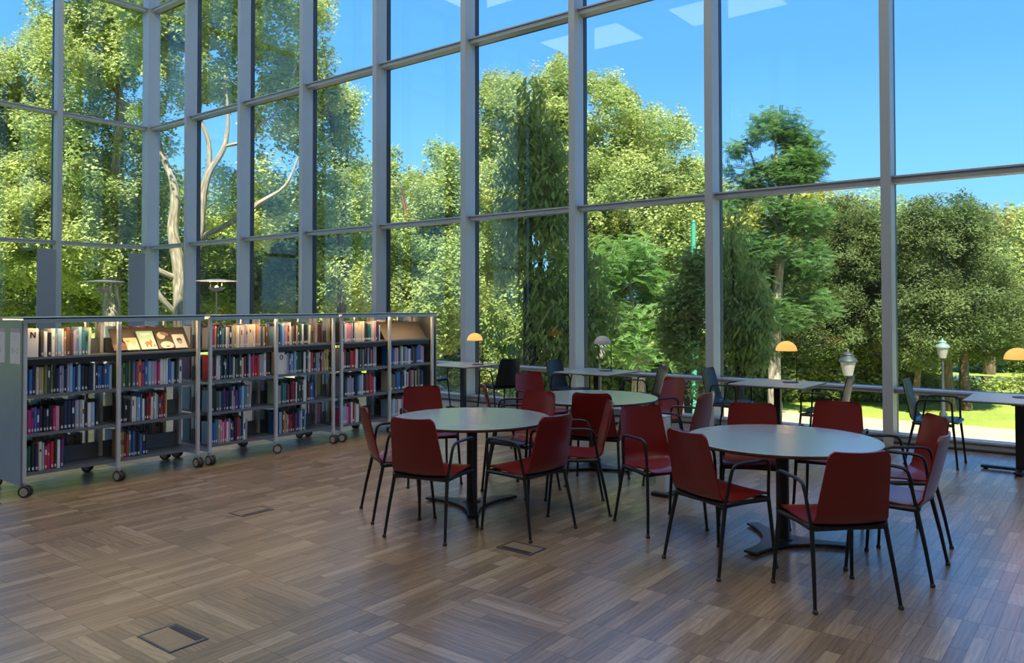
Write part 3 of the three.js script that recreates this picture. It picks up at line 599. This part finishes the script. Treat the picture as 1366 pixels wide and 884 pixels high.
// ------------------------------------------------------------------ tall floor lamps and panels at the glass end wall
{
  const uplight = (p, lit, label) => {
    const t = thing('floor_lamp', label, 'lamp', [p.x, 0, p.z], 0, 'two-disc floor lamps');
    mesh('base', lathe([[0, 0], [0.17, 0], [0.175, 0.01], [0.16, 0.022], [0.02, 0.03], [0, 0.03]], 32), steel, t);
    mesh('pole', tube([[0, 0.02, 0], [0, 1.86, 0]], 0.013, 10), steel, t);
    mesh('bowl', lathe([[0.02, 1.86], [0.07, 1.865], [0.125, 1.9], [0.14, 1.925], [0.134, 1.925], [0.118, 1.905], [0.02, 1.88]], 32), steelLight, t);
    for (let k = 0; k < 3; k++) { const a = k * 2.094 + 0.4; mesh('rod', tube([[Math.cos(a) * 0.1, 1.9, Math.sin(a) * 0.1], [Math.cos(a) * 0.12, 2.06, Math.sin(a) * 0.12]], 0.004, 6), steel, t); }
    mesh('reflector_disc', lathe([[0, 2.075], [0.12, 2.07], [0.345, 2.045], [0.35, 2.04], [0.345, 2.036], [0.12, 2.058], [0, 2.062]], 40), std(rgb(0.7, 0.68, 0.66), 0.6, 0, { side: THREE.DoubleSide }), t);
    if (lit) {
      mesh('bulb', new THREE.SphereGeometry(0.03, 16, 12), std(rgb(1, 0.8, 0.6), 0.5, 0, { emissive: rgb(1, 0.7, 0.45), emissiveIntensity: 2 }), t, [0, 1.93, 0]);
      const l = new THREE.PointLight(rgb(1, 0.62, 0.42), 1.0, 0, 2); l.castShadow = true; l.position.set(0, 1.93, 0); l.name = 'lamp_light'; t.add(l);
    }
  };
  uplight(PX(289, 372, 13.9), true, 'tall two-disc floor lamp, lit, before the pale plane tree trunk');
  uplight(PX(138, 377, 14.4), false, 'tall two-disc floor lamp, unlit, before the glass end wall');
  for (const [z0, z1, label] of [[-7.32, -7.72, 'tall grey flat radiator panel beside the free mullion of the glass end wall'], [-9.38, -9.76, 'tall grey flat radiator panel beside the corner post']]) {
    const t = thing('radiator_panel', label, 'radiator', [LW + 0.16, 0, (z0 + z1) / 2], 0, 'grey radiator panels');
    mesh('panel', rbox(0.05, 2.78, 0.39, 0.008).translate(0, 1.5, 0), std(rgb(0.2, 0.24, 0.28), 0.55, 0.2), t);
    mesh('bracket', merge([box(0.16, 0.03, 0.03, -0.1, 0.4, 0), box(0.16, 0.03, 0.03, -0.1, 2.4, 0)]), steel, t);
    mesh('foot', merge([box(0.03, 0.12, 0.03, 0, 0.06, 0.15), box(0.03, 0.12, 0.03, 0, 0.06, -0.15)]), steel, t);
  }
}

// ------------------------------------------------------------------ park outside, one storey down
const GY = -3.5;
{
  const uvm = (g, s) => { const P = g.attributes.position, U = g.attributes.uv; for (let i = 0; i < P.count; i++) U.setXY(i, P.getX(i) / s, P.getZ(i) / s); return g; };
  const grassTex = dataTex(512, 512, (u, v) => { const a = tnoise(u, v, 6, 6, 1), b = tnoise(u, v, 26, 26, 2), c = tnoise(u, v, 120, 120, 3), d = 0.5 + 0.22 * a + 0.16 * b + 0.3 * c; return [0.46 + 0.3 * d, 0.5 + 0.28 * d, 0.2 + 0.2 * d]; });
  const gravelTex = dataTex(512, 512, (u, v) => { const a = tnoise(u, v, 5, 5, 11), b = tnoise(u, v, 40, 40, 12), c = tnoise(u, v, 160, 160, 13), d = 0.5 + 0.16 * a + 0.14 * b + 0.3 * c; return [0.6 + 0.3 * d, 0.56 + 0.3 * d, 0.47 + 0.3 * d]; });
  const lawn = mesh('lawn', uvm(span(-170, 130, GY - 0.3, GY, -170, 70), 9), std(rgb(0.8, 0.9, 0.6), 0.95, 0, { map: grassTex })); tag(lawn, 'sunlit mown lawn of the park', 'lawn', null, 'structure');
  const road = mesh('path', uvm(span(-120, 110, GY - 0.2, GY + 0.02, -38, -17), 6), std(rgb(0.82, 0.78, 0.72), 0.95, 0, { map: gravelTex })); tag(road, 'wide pale gravel path between building and lawn', 'path', null, 'structure');
  const pond = mesh('pond', new THREE.CircleGeometry(1, 60).rotateX(-Math.PI / 2).scale(8, 1, 5.5), phys(rgb(0.1, 0.13, 0.05), 0.07, { clearcoat: 0.3 }), scene, [PX(1335, 400, 51).x, GY + 0.03, PX(1335, 400, 51).z]); tag(pond, 'pond reflecting sunlit trees beyond the lawn', 'pond', null, 'structure');

  // lanterns
  const ironMat = std(rgb(0.045, 0.055, 0.06), 0.55, 0.3), copper = std(rgb(0.16, 0.25, 0.21), 0.6, 0.1), milk = phys(rgb(0.38, 0.37, 0.33), 0.35, { transmission: 0.3, thickness: 0 });
  const lantern = (p, h, label, hoodMat = copper) => {
    const t = thing('street_lantern', label, 'street lamp', [p.x, GY, p.z], 0, 'old street lanterns in the park');
    mesh('post', lathe([[0, 0], [0.16, 0], [0.16, 0.3], [0.1, 0.36], [0.085, 0.9], [0.06, 0.95], [0.055, h - 1.1], [0.08, h - 1.08], [0.05, h - 1.02], [0.05, h - 0.86], [0.13, h - 0.83], [0, h - 0.83]], 20), ironMat, t);
    mesh('glass_globe', lathe([[0.13, h - 0.82], [0.15, h - 0.8], [0.25, h - 0.36], [0.255, h - 0.33]], 24), milk, t);
    mesh('hood', lathe([[0.3, h - 0.35], [0.31, h - 0.31], [0.27, h - 0.24], [0.17, h - 0.17], [0.16, h - 0.12], [0.19, h - 0.09], [0.14, h - 0.05], [0.05, h - 0.02], [0.03, h + 0.05], [0, h + 0.08]], 24), hoodMat, t);
  };
  lantern(PX(1131, 470, 27), 3.5, 'old street lantern with dark hood just behind a chair back', ironMat);
  lantern(PX(1257, 453, 35), 3.55, 'old street lantern with pale green hood before the yew trunk');
  lantern(PX(800, 448, 33), 3.7, 'old street lantern hidden behind the unlit desk lamp');
  const gp = PX(925, 297, 30), pole = thing('flag_pole', 'green painted pole rising among the shaded shrubs', 'pole', [gp.x, GY, gp.z]);
  mesh('shaft', tube([[0, 0, 0], [0, gp.y - GY, 0]], [0.11, 0.085], 12), std(rgb(0.05, 0.3, 0.2), 0.5), pole);
  mesh('cap', lathe([[0, 0], [0.1, 0], [0.1, 0.03], [0, 0.08]], 12), std(rgb(0.05, 0.3, 0.2), 0.5), pole, [0, gp.y - GY, 0]);
}

// ------------------------------------------------------------------ trees
function leafQuad(list, p, dir, up, len, wid, fold = 0.3) { // four-cornered leaf with a fold along its rib
  const s = dir.clone().cross(up).normalize(), n = s.clone().cross(dir).normalize();
  const a = p, b = p.clone().addScaledVector(dir, len), m = p.clone().addScaledVector(dir, len * 0.45);
  const l = m.clone().addScaledVector(s, wid / 2).addScaledVector(n, fold * wid / 2), r = m.clone().addScaledVector(s, -wid / 2).addScaledVector(n, fold * wid / 2);
  list.push(a, l, b, a, b, r);
}
function clusterGeo(kind, seed) {
  const r = mulberry(seed), L = [], dirOf = () => { const z = r() * 2 - 1, a = r() * 6.283, q = Math.sqrt(1 - z * z); return V(q * Math.cos(a), z, q * Math.sin(a)); };
  if (kind === 'broad') for (let i = 0; i < 26; i++) { const p = dirOf().multiplyScalar(0.42 * Math.cbrt(r())); const d = dirOf(); d.y = d.y * 0.6 - 0.25; leafQuad(L, p, d.normalize(), V(r() - 0.5, 1, r() - 0.5).normalize(), rr(0.15, 0.22, r), rr(0.12, 0.17, r)); }
  if (kind === 'droop') for (let i = 0; i < 24; i++) { const p = dirOf().multiplyScalar(0.4 * Math.cbrt(r())); const a = r() * 6.283; leafQuad(L, p, V(Math.cos(a) * 0.55, -0.85, Math.sin(a) * 0.55).normalize(), V(Math.cos(a), 0.6, Math.sin(a)).normalize(), rr(0.2, 0.3, r), rr(0.06, 0.09, r), 0.2); }
  if (kind === 'feather') for (let f = 0; f < 4; f++) { const a = r() * 6.283, d = V(Math.cos(a), rr(-0.35, 0.1, r), Math.sin(a)).normalize(), o = dirOf().multiplyScalar(0.22), s = d.clone().cross(V(0, 1, 0)).normalize(); for (let i = 0; i < 9; i++) for (const q of [-1, 1]) leafQuad(L, o.clone().addScaledVector(d, 0.06 + i * 0.055), s.clone().multiplyScalar(q).addScaledVector(d, 0.5).normalize(), V(0, 1, 0), 0.13, 0.05, 0.1); }
  if (kind === 'yew') for (let i = 0; i < 34; i++) { const p = dirOf().multiplyScalar(0.36 * Math.cbrt(r())); const d = dirOf(); d.y = d.y * 0.5 - 0.1; leafQuad(L, p, d.normalize(), V(r() - 0.5, 1, r() - 0.5).normalize(), rr(0.14, 0.24, r), rr(0.05, 0.08, r), 0.2); }
  const g = new THREE.BufferGeometry(); g.setAttribute('position', new THREE.Float32BufferAttribute(L.flatMap((p) => [p.x, p.y, p.z]), 3)); g.setAttribute('uv', new THREE.Float32BufferAttribute(new Float32Array(L.length * 2), 2)); g.computeVertexNormals();
  return g;
}
const CL = Object.fromEntries(['broad', 'droop', 'feather', 'yew'].map((k, i) => [k, clusterGeo(k, 11 + i)]));
const leafMat = phys(0xffffff, 0.95, { transmission: 0.5, thickness: 0, side: THREE.DoubleSide, specularIntensity: 0.4 });
const barkTex = dataTex(128, 256, (u, v) => { const x = 0.72 + 0.3 * tnoise(u, v, 7, 5, 21) + 0.22 * tnoise(u, v, 22, 9, 22); return [x, x * 0.98, x * 0.94]; }); barkTex.repeat.set(2, 0.5);
const barkPale = std(rgb(0.62, 0.55, 0.42), 0.9, 0, { map: barkTex }), barkBrown = std(rgb(0.3, 0.22, 0.15), 0.95, 0, { map: barkTex }), barkDark = std(rgb(0.12, 0.1, 0.08), 0.95, 0, { map: barkTex });
let treeSeed = 500, leafCount = 0;
/* lobes: [px, py, depth, half width px, half height px, half depth m (optional), density factor (optional)] */
function tree(name, label, category, group, o) {
  const r = mulberry(treeSeed++), c0 = o.lobes[0], base = o.base ?? PX(c0[0], 400, c0[2]);
  const t = thing(name, label, category, [base.x, GY, base.z], 0, group);
  const toLocal = (p) => p.clone().sub(V(base.x, GY, base.z));
  const mats = [], cols = [], c = new THREE.Color(), col = o.color, q = new THREE.Quaternion(), e = new THREE.Euler(), sc = o.size ?? 1;
  const f1 = o.freq ?? 0.55, gap = o.gap ?? -0.12;
  for (const [px, py, dep, rx, ry, rz, k = 1] of o.lobes) {
    const C = PX(px, py, dep), m = dep / FOCAL, A = rx * m, B = ry * m, Z = rz ?? Math.max(1.2, A * 0.9);
    const area = 4 * Math.PI * Math.pow((Math.pow(A * B, 1.6) + Math.pow(A * Z, 1.6) + Math.pow(B * Z, 1.6)) / 3, 1 / 1.6);
    const n = Math.round(area * (o.density ?? 7) * k / (sc * sc));
    const right = V(Math.cos(37.95 * DEG), 0, -Math.sin(37.95 * DEG)), fwd = V(-Math.sin(37.95 * DEG), 0, -Math.cos(37.95 * DEG));
    for (let i = 0; i < n; i++) {
      const zz = r() * 2 - 1, a = r() * 6.283, s = Math.sqrt(1 - zz * zz), f = r() < 0.78 ? rr(0.74, 1.04, r) : rr(0.2, 0.74, r);
      const p = C.clone().addScaledVector(right, s * Math.cos(a) * f * A).addScaledVector(V(0, 1, 0), zz * f * B).addScaledVector(fwd, s * Math.sin(a) * f * Z);
      const nz = noise.noise(p.x * f1, p.y * f1 * 1.15, p.z * f1) + 0.45 * noise.noise(p.x * f1 * 2.3 + 7, p.y * f1 * 2.3, p.z * f1 * 2.3);
      if (nz < gap + (f > 0.92 ? 0.12 : 0) || p.y < GY + 0.2) continue;
      e.set(rr(-0.5, 0.5, r), r() * 6.283, rr(-0.5, 0.5, r)); q.setFromEuler(e);
      const S = sc * rr(0.8, 1.25, r);
      mats.push(new THREE.Matrix4().compose(toLocal(p), q, V(S, S, S)));
      const w = 0.5 + 0.5 * noise.noise(p.x * 0.35 + 40, p.y * 0.35, p.z * 0.35), v = rr(0.8, 1.2, r);
      cols.push([col[0] * v * (0.78 + 0.5 * w), col[1] * v * (0.88 + 0.22 * w), col[2] * v]);
    }
  }
  leafCount += mats.length;
  const im = new THREE.InstancedMesh(CL[o.leaf ?? 'broad'], leafMat, mats.length); im.name = 'foliage'; im.userData.kind = 'stuff'; shadows(im);
  mats.forEach((m, i) => { im.setMatrixAt(i, m); im.setColorAt(i, c.setRGB(...cols[i])); });
  t.add(im);
  const bark = o.bark ?? barkBrown;
  if (o.trunk) o.trunk.forEach((line, i) => mesh(i ? 'branch' : 'trunk', tube(line.map(([px, py, dep]) => toLocal(py === 'g' ? (() => { const p = PX(px, 400, dep); p.y = GY; return p; })() : PX(px, py, dep))), line.map((p) => p[3]), 10, 4), bark, t));
  else if (!o.bush) {
    const hi = toLocal(PX(c0[0], c0[1], c0[2])), R = o.girth ?? 0.22;
    mesh('trunk', tube([V(0, -0.1, 0), V(0.1, hi.y * 0.4, 0.05), V(hi.x * 0.6, hi.y * 0.75, hi.z * 0.6), hi], [R * 1.25, R, R * 0.7, R * 0.3], 10, 3), bark, t);
    o.lobes.slice(1).forEach((l) => { const p = toLocal(PX(l[0], l[1], l[2])); mesh('branch', tube([V(hi.x * 0.4, Math.min(p.y, hi.y) * 0.62, hi.z * 0.4), V(p.x * 0.6, p.y * 0.86, p.z * 0.6), p], [R * 0.5, R * 0.3, R * 0.1], 7, 3), bark, t); });
  }
  return t;
}
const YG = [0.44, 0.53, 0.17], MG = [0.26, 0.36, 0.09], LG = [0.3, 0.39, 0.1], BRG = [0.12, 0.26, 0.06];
const PT = 'tall park trees';
// plane trees beyond the glass end wall
tree('plane_tree', 'yellow-green plane tree filling the outermost panes of the glass end wall', 'tree', PT, { size: 0.75, color: YG, gap: -0.16, lobes: [[-10, 230, 34, 75, 90, 5], [45, 150, 34, 55, 75, 4], [5, 130, 34, 50, 55, 4], [50, 290, 33, 60, 90, 4], [-40, 330, 34, 70, 100, 4], [60, 60, 34, 24, 40, 2, 0.7]], bark: barkPale, girth: 0.3 });
tree('plane_tree', 'loose yellow-green plane tree between the free mullion and the corner post', 'tree', PT, { size: 0.75, color: [0.46, 0.55, 0.18], gap: -0.02, lobes: [[135, 100, 30, 55, 75, 4], [120, 20, 30, 60, 60, 4], [170, 60, 30, 45, 70, 4], [100, 190, 30, 40, 50, 3], [150, 240, 31, 60, 70, 4, 1.3], [110, 310, 32, 70, 80, 4, 1.3], [175, 330, 32, 40, 80, 4], [150, -60, 30, 70, 60, 4]], bark: barkPale, girth: 0.26, trunk: [[[150, 'g', 30, 0.34], [150, 380, 30, 0.3], [158, 200, 30, 0.2], [160, 130, 30, 0.14], [150, 70, 30, 0.07]], [[158, 200, 30, 0.15], [162, 140, 29.6, 0.12], [150, 132, 29, 0.05]], [[160, 130, 30, 0.1], [125, 70, 30, 0.06], [120, 10, 30, 0.03]]] });
tree('plane_tree', 'big plane tree with a pale forked trunk behind the corner panes', 'tree', PT, { size: 0.75, color: [0.52, 0.62, 0.21], gap: 0.04, lobes: [[225, 90, 27, 40, 60, 3.5], [225, 20, 27, 40, 50, 3.5], [295, 40, 27, 45, 50, 3.5], [300, 110, 28, 40, 30, 3, 0.8], [365, 60, 28, 45, 60, 3.5], [380, 150, 28.5, 40, 50, 3, 0.9], [365, 235, 29, 40, 45, 3], [215, 170, 28, 25, 30, 2, 0.8], [300, 270, 30, 40, 45, 3, 0.9], [260, -60, 27, 90, 60, 5], [370, -40, 27, 60, 60, 5], [345, 300, 29, 45, 30, 3]],
  bark: barkPale, trunk: [[[243, 'g', 27, 0.34], [241, 413, 27, 0.25], [239, 358, 27, 0.22], [231, 308, 27, 0.19], [234, 269, 27, 0.17], [230, 239, 27, 0.13], [214, 200, 27, 0.09], [205, 140, 27, 0.05]], [[241, 400, 27, 0.16], [255, 350, 26.6, 0.16], [266, 318, 26.4, 0.15], [271, 259, 26.3, 0.14], [280, 228, 26.3, 0.12], [298, 199, 26.3, 0.09], [304, 165, 26.3, 0.06], [300, 100, 26.3, 0.035]], [[279, 230, 26.3, 0.09], [278, 189, 26.3, 0.08], [264, 149, 26.2, 0.05], [255, 90, 26.2, 0.03]], [[266, 318, 26.4, 0.1], [320, 290, 26.5, 0.09], [345, 271, 26.6, 0.08], [380, 248, 26.8, 0.05], [398, 210, 27, 0.03]], [[300, 195, 26.3, 0.06], [335, 185, 26.4, 0.06], [345, 166, 26.4, 0.05], [366, 153, 26.5, 0.04], [395, 90, 26.8, 0.025]], [[238, 372, 27, 0.1], [215, 362, 26.7, 0.09], [203, 354, 26.6, 0.07]], [[236, 420, 27, 0.1], [214, 396, 26.6, 0.09], [205, 380, 26.5, 0.07]]] });
tree('shrub', 'leafy undergrowth below the pale forked trunk', 'shrub', 'undergrowth behind the plane trees', { bush: 1, color: LG, gap: -0.2, lobes: [[215, 390, 34, 50, 60, 3], [290, 380, 35, 55, 70, 3], [360, 380, 35, 55, 60, 3], [400, 330, 36, 40, 40, 3]] });
tree('shrub', 'mid green undergrowth seen through the outermost end wall panes', 'shrub', 'undergrowth behind the plane trees', { bush: 1, color: LG, gap: -0.2, lobes: [[20, 390, 38, 70, 60, 3], [120, 390, 36, 60, 55, 3], [170, 400, 37, 40, 50, 3]] });
tree('lime_tree', 'slender tree with airy twigs against the sky beside the big plane tree', 'tree', PT, { size: 0.8, color: [0.48, 0.58, 0.19], gap: 0.02, lobes: [[455, 195, 33, 38, 70, 3], [435, 110, 32, 24, 40, 2.5, 0.8], [430, 50, 31, 20, 30, 2, 0.6], [470, 130, 33, 20, 18, 1.5, 0.5], [460, 290, 34, 45, 60, 3], [455, 370, 34, 50, 50, 3]], girth: 0.2 });
tree('maple_tree', 'low broad yellow-green tree in front of clear sky beside the slim one', 'tree', PT, { size: 0.85, color: [0.41, 0.52, 0.17], gap: -0.1, lobes: [[560, 300, 40, 60, 70, 5], [535, 245, 40, 25, 30, 3, 0.8], [590, 235, 40, 28, 45, 3], [600, 330, 40, 45, 80, 5], [515, 350, 40, 40, 70, 4], [560, 400, 39, 75, 50, 4], [520, 215, 40, 12, 20, 1.2, 0.7]], girth: 0.25 });
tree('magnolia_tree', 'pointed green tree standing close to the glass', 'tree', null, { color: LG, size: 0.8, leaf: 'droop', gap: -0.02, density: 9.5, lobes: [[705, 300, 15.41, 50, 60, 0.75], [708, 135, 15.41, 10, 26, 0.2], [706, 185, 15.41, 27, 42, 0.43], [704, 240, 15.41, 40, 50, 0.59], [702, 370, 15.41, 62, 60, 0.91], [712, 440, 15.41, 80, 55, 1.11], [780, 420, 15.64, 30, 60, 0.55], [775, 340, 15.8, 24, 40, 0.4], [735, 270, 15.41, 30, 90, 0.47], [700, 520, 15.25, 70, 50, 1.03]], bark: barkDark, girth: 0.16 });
tree('lime_tree', 'great pale yellow-green tree rising behind the pointed tree', 'tree', PT, { size: 0.9, color: [0.43, 0.52, 0.17], gap: -0.1, lobes: [[820, 290, 45, 110, 100, 7], [700, 170, 45, 65, 75, 5], [742, 125, 45, 28, 46, 3], [800, 165, 45, 50, 65, 4], [865, 210, 45, 60, 62, 5], [915, 265, 45, 45, 55, 4], [660, 130, 45, 20, 30, 2, 0.8], [660, 280, 45, 50, 110, 5], [760, 250, 45, 70, 80, 5], [890, 330, 44, 60, 70, 5], [800, 400, 44, 90, 60, 5]], girth: 0.35 });
tree('locust_tree', 'feathery layered tree with its tip against the sky above the transom', 'tree', PT, { size: 0.72, color: BRG, leaf: 'feather', density: 11, gap: -0.05, lobes: [[1035, 165, 36, 36, 20, 1.6], [1018, 182, 36, 30, 12, 1.4], [1055, 188, 36, 34, 12, 1.4], [1040, 215, 36, 52, 12, 1.8], [1085, 235, 36, 20, 8, 1], [985, 225, 36, 22, 10, 1], [1008, 195, 36, 34, 13, 1.5], [1072, 212, 36, 32, 14, 1.5], [1030, 235, 36, 55, 14, 2], [1000, 275, 36, 45, 22, 2], [1050, 290, 36, 50, 24, 2.2], [1010, 330, 36, 50, 24, 2.2], [1060, 350, 36, 50, 26, 2.2], [1005, 385, 36, 55, 30, 2.2], [1060, 410, 36, 50, 30, 2.2]], bark: barkPale, trunk: [[[1033, 'g', 36, 0.34], [1033, 500, 36, 0.29], [1036, 400, 36, 0.24], [1044, 300, 36, 0.17], [1036, 220, 36, 0.07], [1034, 150, 36, 0.02]], [[1043, 320, 36, 0.1], [1020, 260, 36, 0.07], [1000, 200, 36, 0.04]], [[1044, 300, 36, 0.1], [1060, 250, 36, 0.06], [1080, 212, 36, 0.03]], [[1036, 400, 36, 0.12], [1005, 360, 36, 0.09], [985, 330, 36, 0.04]]] });
tree('maple_tree', 'bright green light-leaved tree between lantern and green pole', 'tree', PT, { color: [0.189, 0.365, 0.081], leaf: 'feather', density: 8, gap: -0.1, lobes: [[850, 400, 38, 65, 55, 3.5], [830, 340, 38, 40, 30, 2.5], [890, 420, 38, 40, 50, 3], [860, 460, 37, 60, 30, 3]], bark: barkPale, girth: 0.3 });
tree('hazel_bush', 'leafy shrub close to the glass in front of the green pole', 'shrub', 'shaded shrubs near the building', { color: LG, size: 0.5, leaf: 'broad', gap: -0.14, density: 10, lobes: [[915, 430, 15.12, 30, 60, 0.58], [930, 370, 15.12, 18, 40, 0.36], [925, 520, 14.4, 24, 60, 0.43]], bark: barkDark, girth: 0.08 });
tree('hazel_bush', 'drooping shrub next to the mullion with the leaning black chair', 'shrub', 'shaded shrubs near the building', { color: LG, size: 0.6, leaf: 'droop', gap: -0.14, density: 10, lobes: [[985, 400, 15.36, 30, 80, 0.58], [975, 320, 15.36, 18, 40, 0.38], [1000, 440, 15.36, 30, 50, 0.58]], bark: barkDark, girth: 0.1 });
tree('yew_tree', 'dense rounded green yew tree behind the lantern with the dark hood', 'tree', 'big yew trees', { color: [0.16, 0.23, 0.065], leaf: 'yew', density: 10, gap: -0.2, lobes: [[1115, 375, 42, 75, 70, 3.6], [1125, 310, 42, 45, 45, 2.8], [1150, 350, 42, 45, 70, 2.6], [1090, 430, 42, 70, 55, 3.4], [1150, 430, 42, 50, 60, 3]], trunk: [[[1170, 'g', 42, 0.4], [1170, 480, 42, 0.34], [1150, 380, 42, 0.22], [1130, 300, 42, 0.08]], [[1108, 'g', 42.5, 0.3], [1110, 480, 42.5, 0.24], [1115, 400, 42.5, 0.1]]] });
tree('yew_tree', 'largest dome-shaped dark green yew tree behind the lantern with the pale hood', 'tree', 'big yew trees', { color: [0.17, 0.24, 0.068], leaf: 'yew', density: 10, gap: -0.2, lobes: [[1268, 350, 38, 72, 68, 3], [1255, 295, 38, 44, 40, 2.2], [1290, 310, 38, 34, 40, 2], [1270, 420, 38, 92, 55, 3.6], [1225, 430, 37.5, 45, 60, 2.4], [1320, 420, 38.5, 45, 60, 2.4], [1235, 340, 38, 40, 60, 2.2]], trunk: [[[1266, 'g', 38, 0.26], [1265, 510, 38, 0.22], [1262, 420, 38, 0.16], [1258, 320, 38, 0.06]], [[1288, 'g', 38.2, 0.26], [1286, 500, 38.2, 0.22], [1290, 400, 38.2, 0.1]], [[1215, 'g', 37.6, 0.2], [1222, 520, 37.6, 0.16], [1232, 420, 37.6, 0.08]]] });
// row of trees closing the far side of the park
const FAR = [[480, 300, 66, 55, 90, YG, 'pale far tree seen past the slender airy tree'], [585, 330, 64, 60, 80, LG, 'far tree behind the low broad yellow-green tree'], [650, 340, 70, 60, 90, YG, 'far tree behind the foot of the pointed tree'], [960, 300, 66, 50, 60, [0.42, 0.46, 0.11], 'pale far tree between the great pale tree and the feathery tree'], [1030, 330, 68, 60, 80, LG, 'far tree right behind the feathery layered tree'], [1095, 300, 62, 50, 48, [0.46, 0.46, 0.1], 'yellowish far tree between the feathery tree and the rounded yew'], [1165, 310, 70, 55, 52, YG, 'far tree with its top just over the rounded yew'], [1200, 330, 64, 50, 60, LG, 'far tree in the gap between the two yews'], [1318, 330, 58, 26, 50, [0.36, 0.38, 0.11], 'narrow far tree looking over the shoulder of the dome-shaped yew'], [1350, 340, 60, 45, 60, [0.38, 0.43, 0.09], 'broad far tree beyond the dome-shaped yew, above the pond'], [1430, 330, 62, 60, 70, MG, 'far green tree standing beyond the pond'], [410, 320, 60, 60, 80, MG, 'far tree behind the branches of the big plane tree'], [320, 320, 58, 60, 80, LG, 'far tree behind the long side limb of the big plane tree'], [230, 310, 56, 60, 80, MG, 'far tree directly behind the pale forked trunk'], [140, 320, 54, 70, 80, LG, 'far tree behind the unlit two-disc floor lamp'], [40, 320, 52, 70, 80, MG, 'far tree behind the outermost radiator panel']];
FAR.forEach(([px, py, dep, rx, ry, color, label]) => tree('park_tree', label, 'tree', 'far row of park trees', { color, size: 1.7, density: 7, gap: -0.18, lobes: [[px, py, dep, rx, ry, 4], [px - rx * 0.45, py + ry * 0.8, dep, rx * 0.9, ry * 0.7, 4], [px + rx * 0.5, py + ry * 0.9, dep, rx * 0.9, ry * 0.7, 4]], girth: 0.35 }));
// the park goes on past the frame on both sides
for (const [px, dep, d = px > 1000 ? 110 : 0] of [[-130, 36], [-300, 35], [-520, 34], [-760, 31], [-1100, 28], [-1600, 24], [1470, 44], [1610, 42], [1800, 38], [2080, 34]]) tree('park_tree', 'yellow-green park tree standing on the open lawn', 'tree', 'park trees on the open lawn', { color: YG, size: 1.25, density: 7, gap: -0.16, lobes: [[px, 230 + d, dep, 80, 130 - d / 2, 4.5], [px - 50, 300 + d / 2, dep, 70, 90, 4], [px + 55, 310 + d / 2, dep, 70, 90, 4], [px + 10, 120 + d * 1.6, dep, 55, 70, 3.5], [px - 20, 410, dep + 1, 110, 60, 4]], bark: barkPale, girth: 0.3 });
const HEDGE = [[600, 480, 'hedge shrub seen behind the last bookcase bay'], [655, 485, 'hedge shrub behind the desk beside the bookcase end'], [715, 488, 'hedge shrub behind the back-turned black chair'], [775, 490, 'hedge shrub behind the unlit desk lamp'], [835, 492, 'hedge shrub between unlit desk lamp and green pole'], [900, 495, 'hedge shrub at the foot of the green pole'], [960, 496, 'hedge shrub behind the mullion with the leaning black chair'], [1015, 498, 'hedge shrub behind the pale feathery tree trunk'], [1075, 500, 'hedge shrub between the pale trunk and the dark-hooded lantern'], [1140, 500, 'hedge shrub behind the dark-hooded lantern'], [1200, 502, 'hedge shrub between the two street lanterns'], [1300, 518, 'low dark hedge shrub in front of the pond'], [1365, 520, 'low dark hedge shrub behind the largest orange lamp stem']];
HEDGE.forEach(([px, py, label], i) => tree('hedge_shrub', label, 'shrub', 'hedge shrubs along the lawn', { bush: 1, color: LG, size: 1.1, density: 9, gap: -0.25, lobes: i > 10 ? [[px, py, 43, 36, 12, 1], [px + 25, py + 4, 42.5, 34, 10, 1]] : [[px, py, 43, 42, 36, 1.5], [px + 26, py + 12, 42, 38, 26, 1.3], [px - 14, py - 20, 44, 34, 30, 1.4]] }));
tree('shrub', 'broad bushes on the far bank of the pond', 'shrub', null, { bush: 1, color: LG, size: 1.3, gap: -0.3, lobes: [[1300, 455, 60, 30, 40, 2], [1345, 460, 60, 40, 42, 2], [1400, 455, 60, 40, 45, 2], [1250, 455, 61, 40, 40, 2]] });
tree('shrub', 'broad bush just behind the bookcase end', 'shrub', null, { bush: 1, color: LG, gap: -0.2, lobes: [[600, 400, 33, 45, 45, 2.2], [575, 440, 33, 40, 30, 2]] });
console.log('clusters', leafCount, 'single books', singles);

renderer.render(scene, camera);
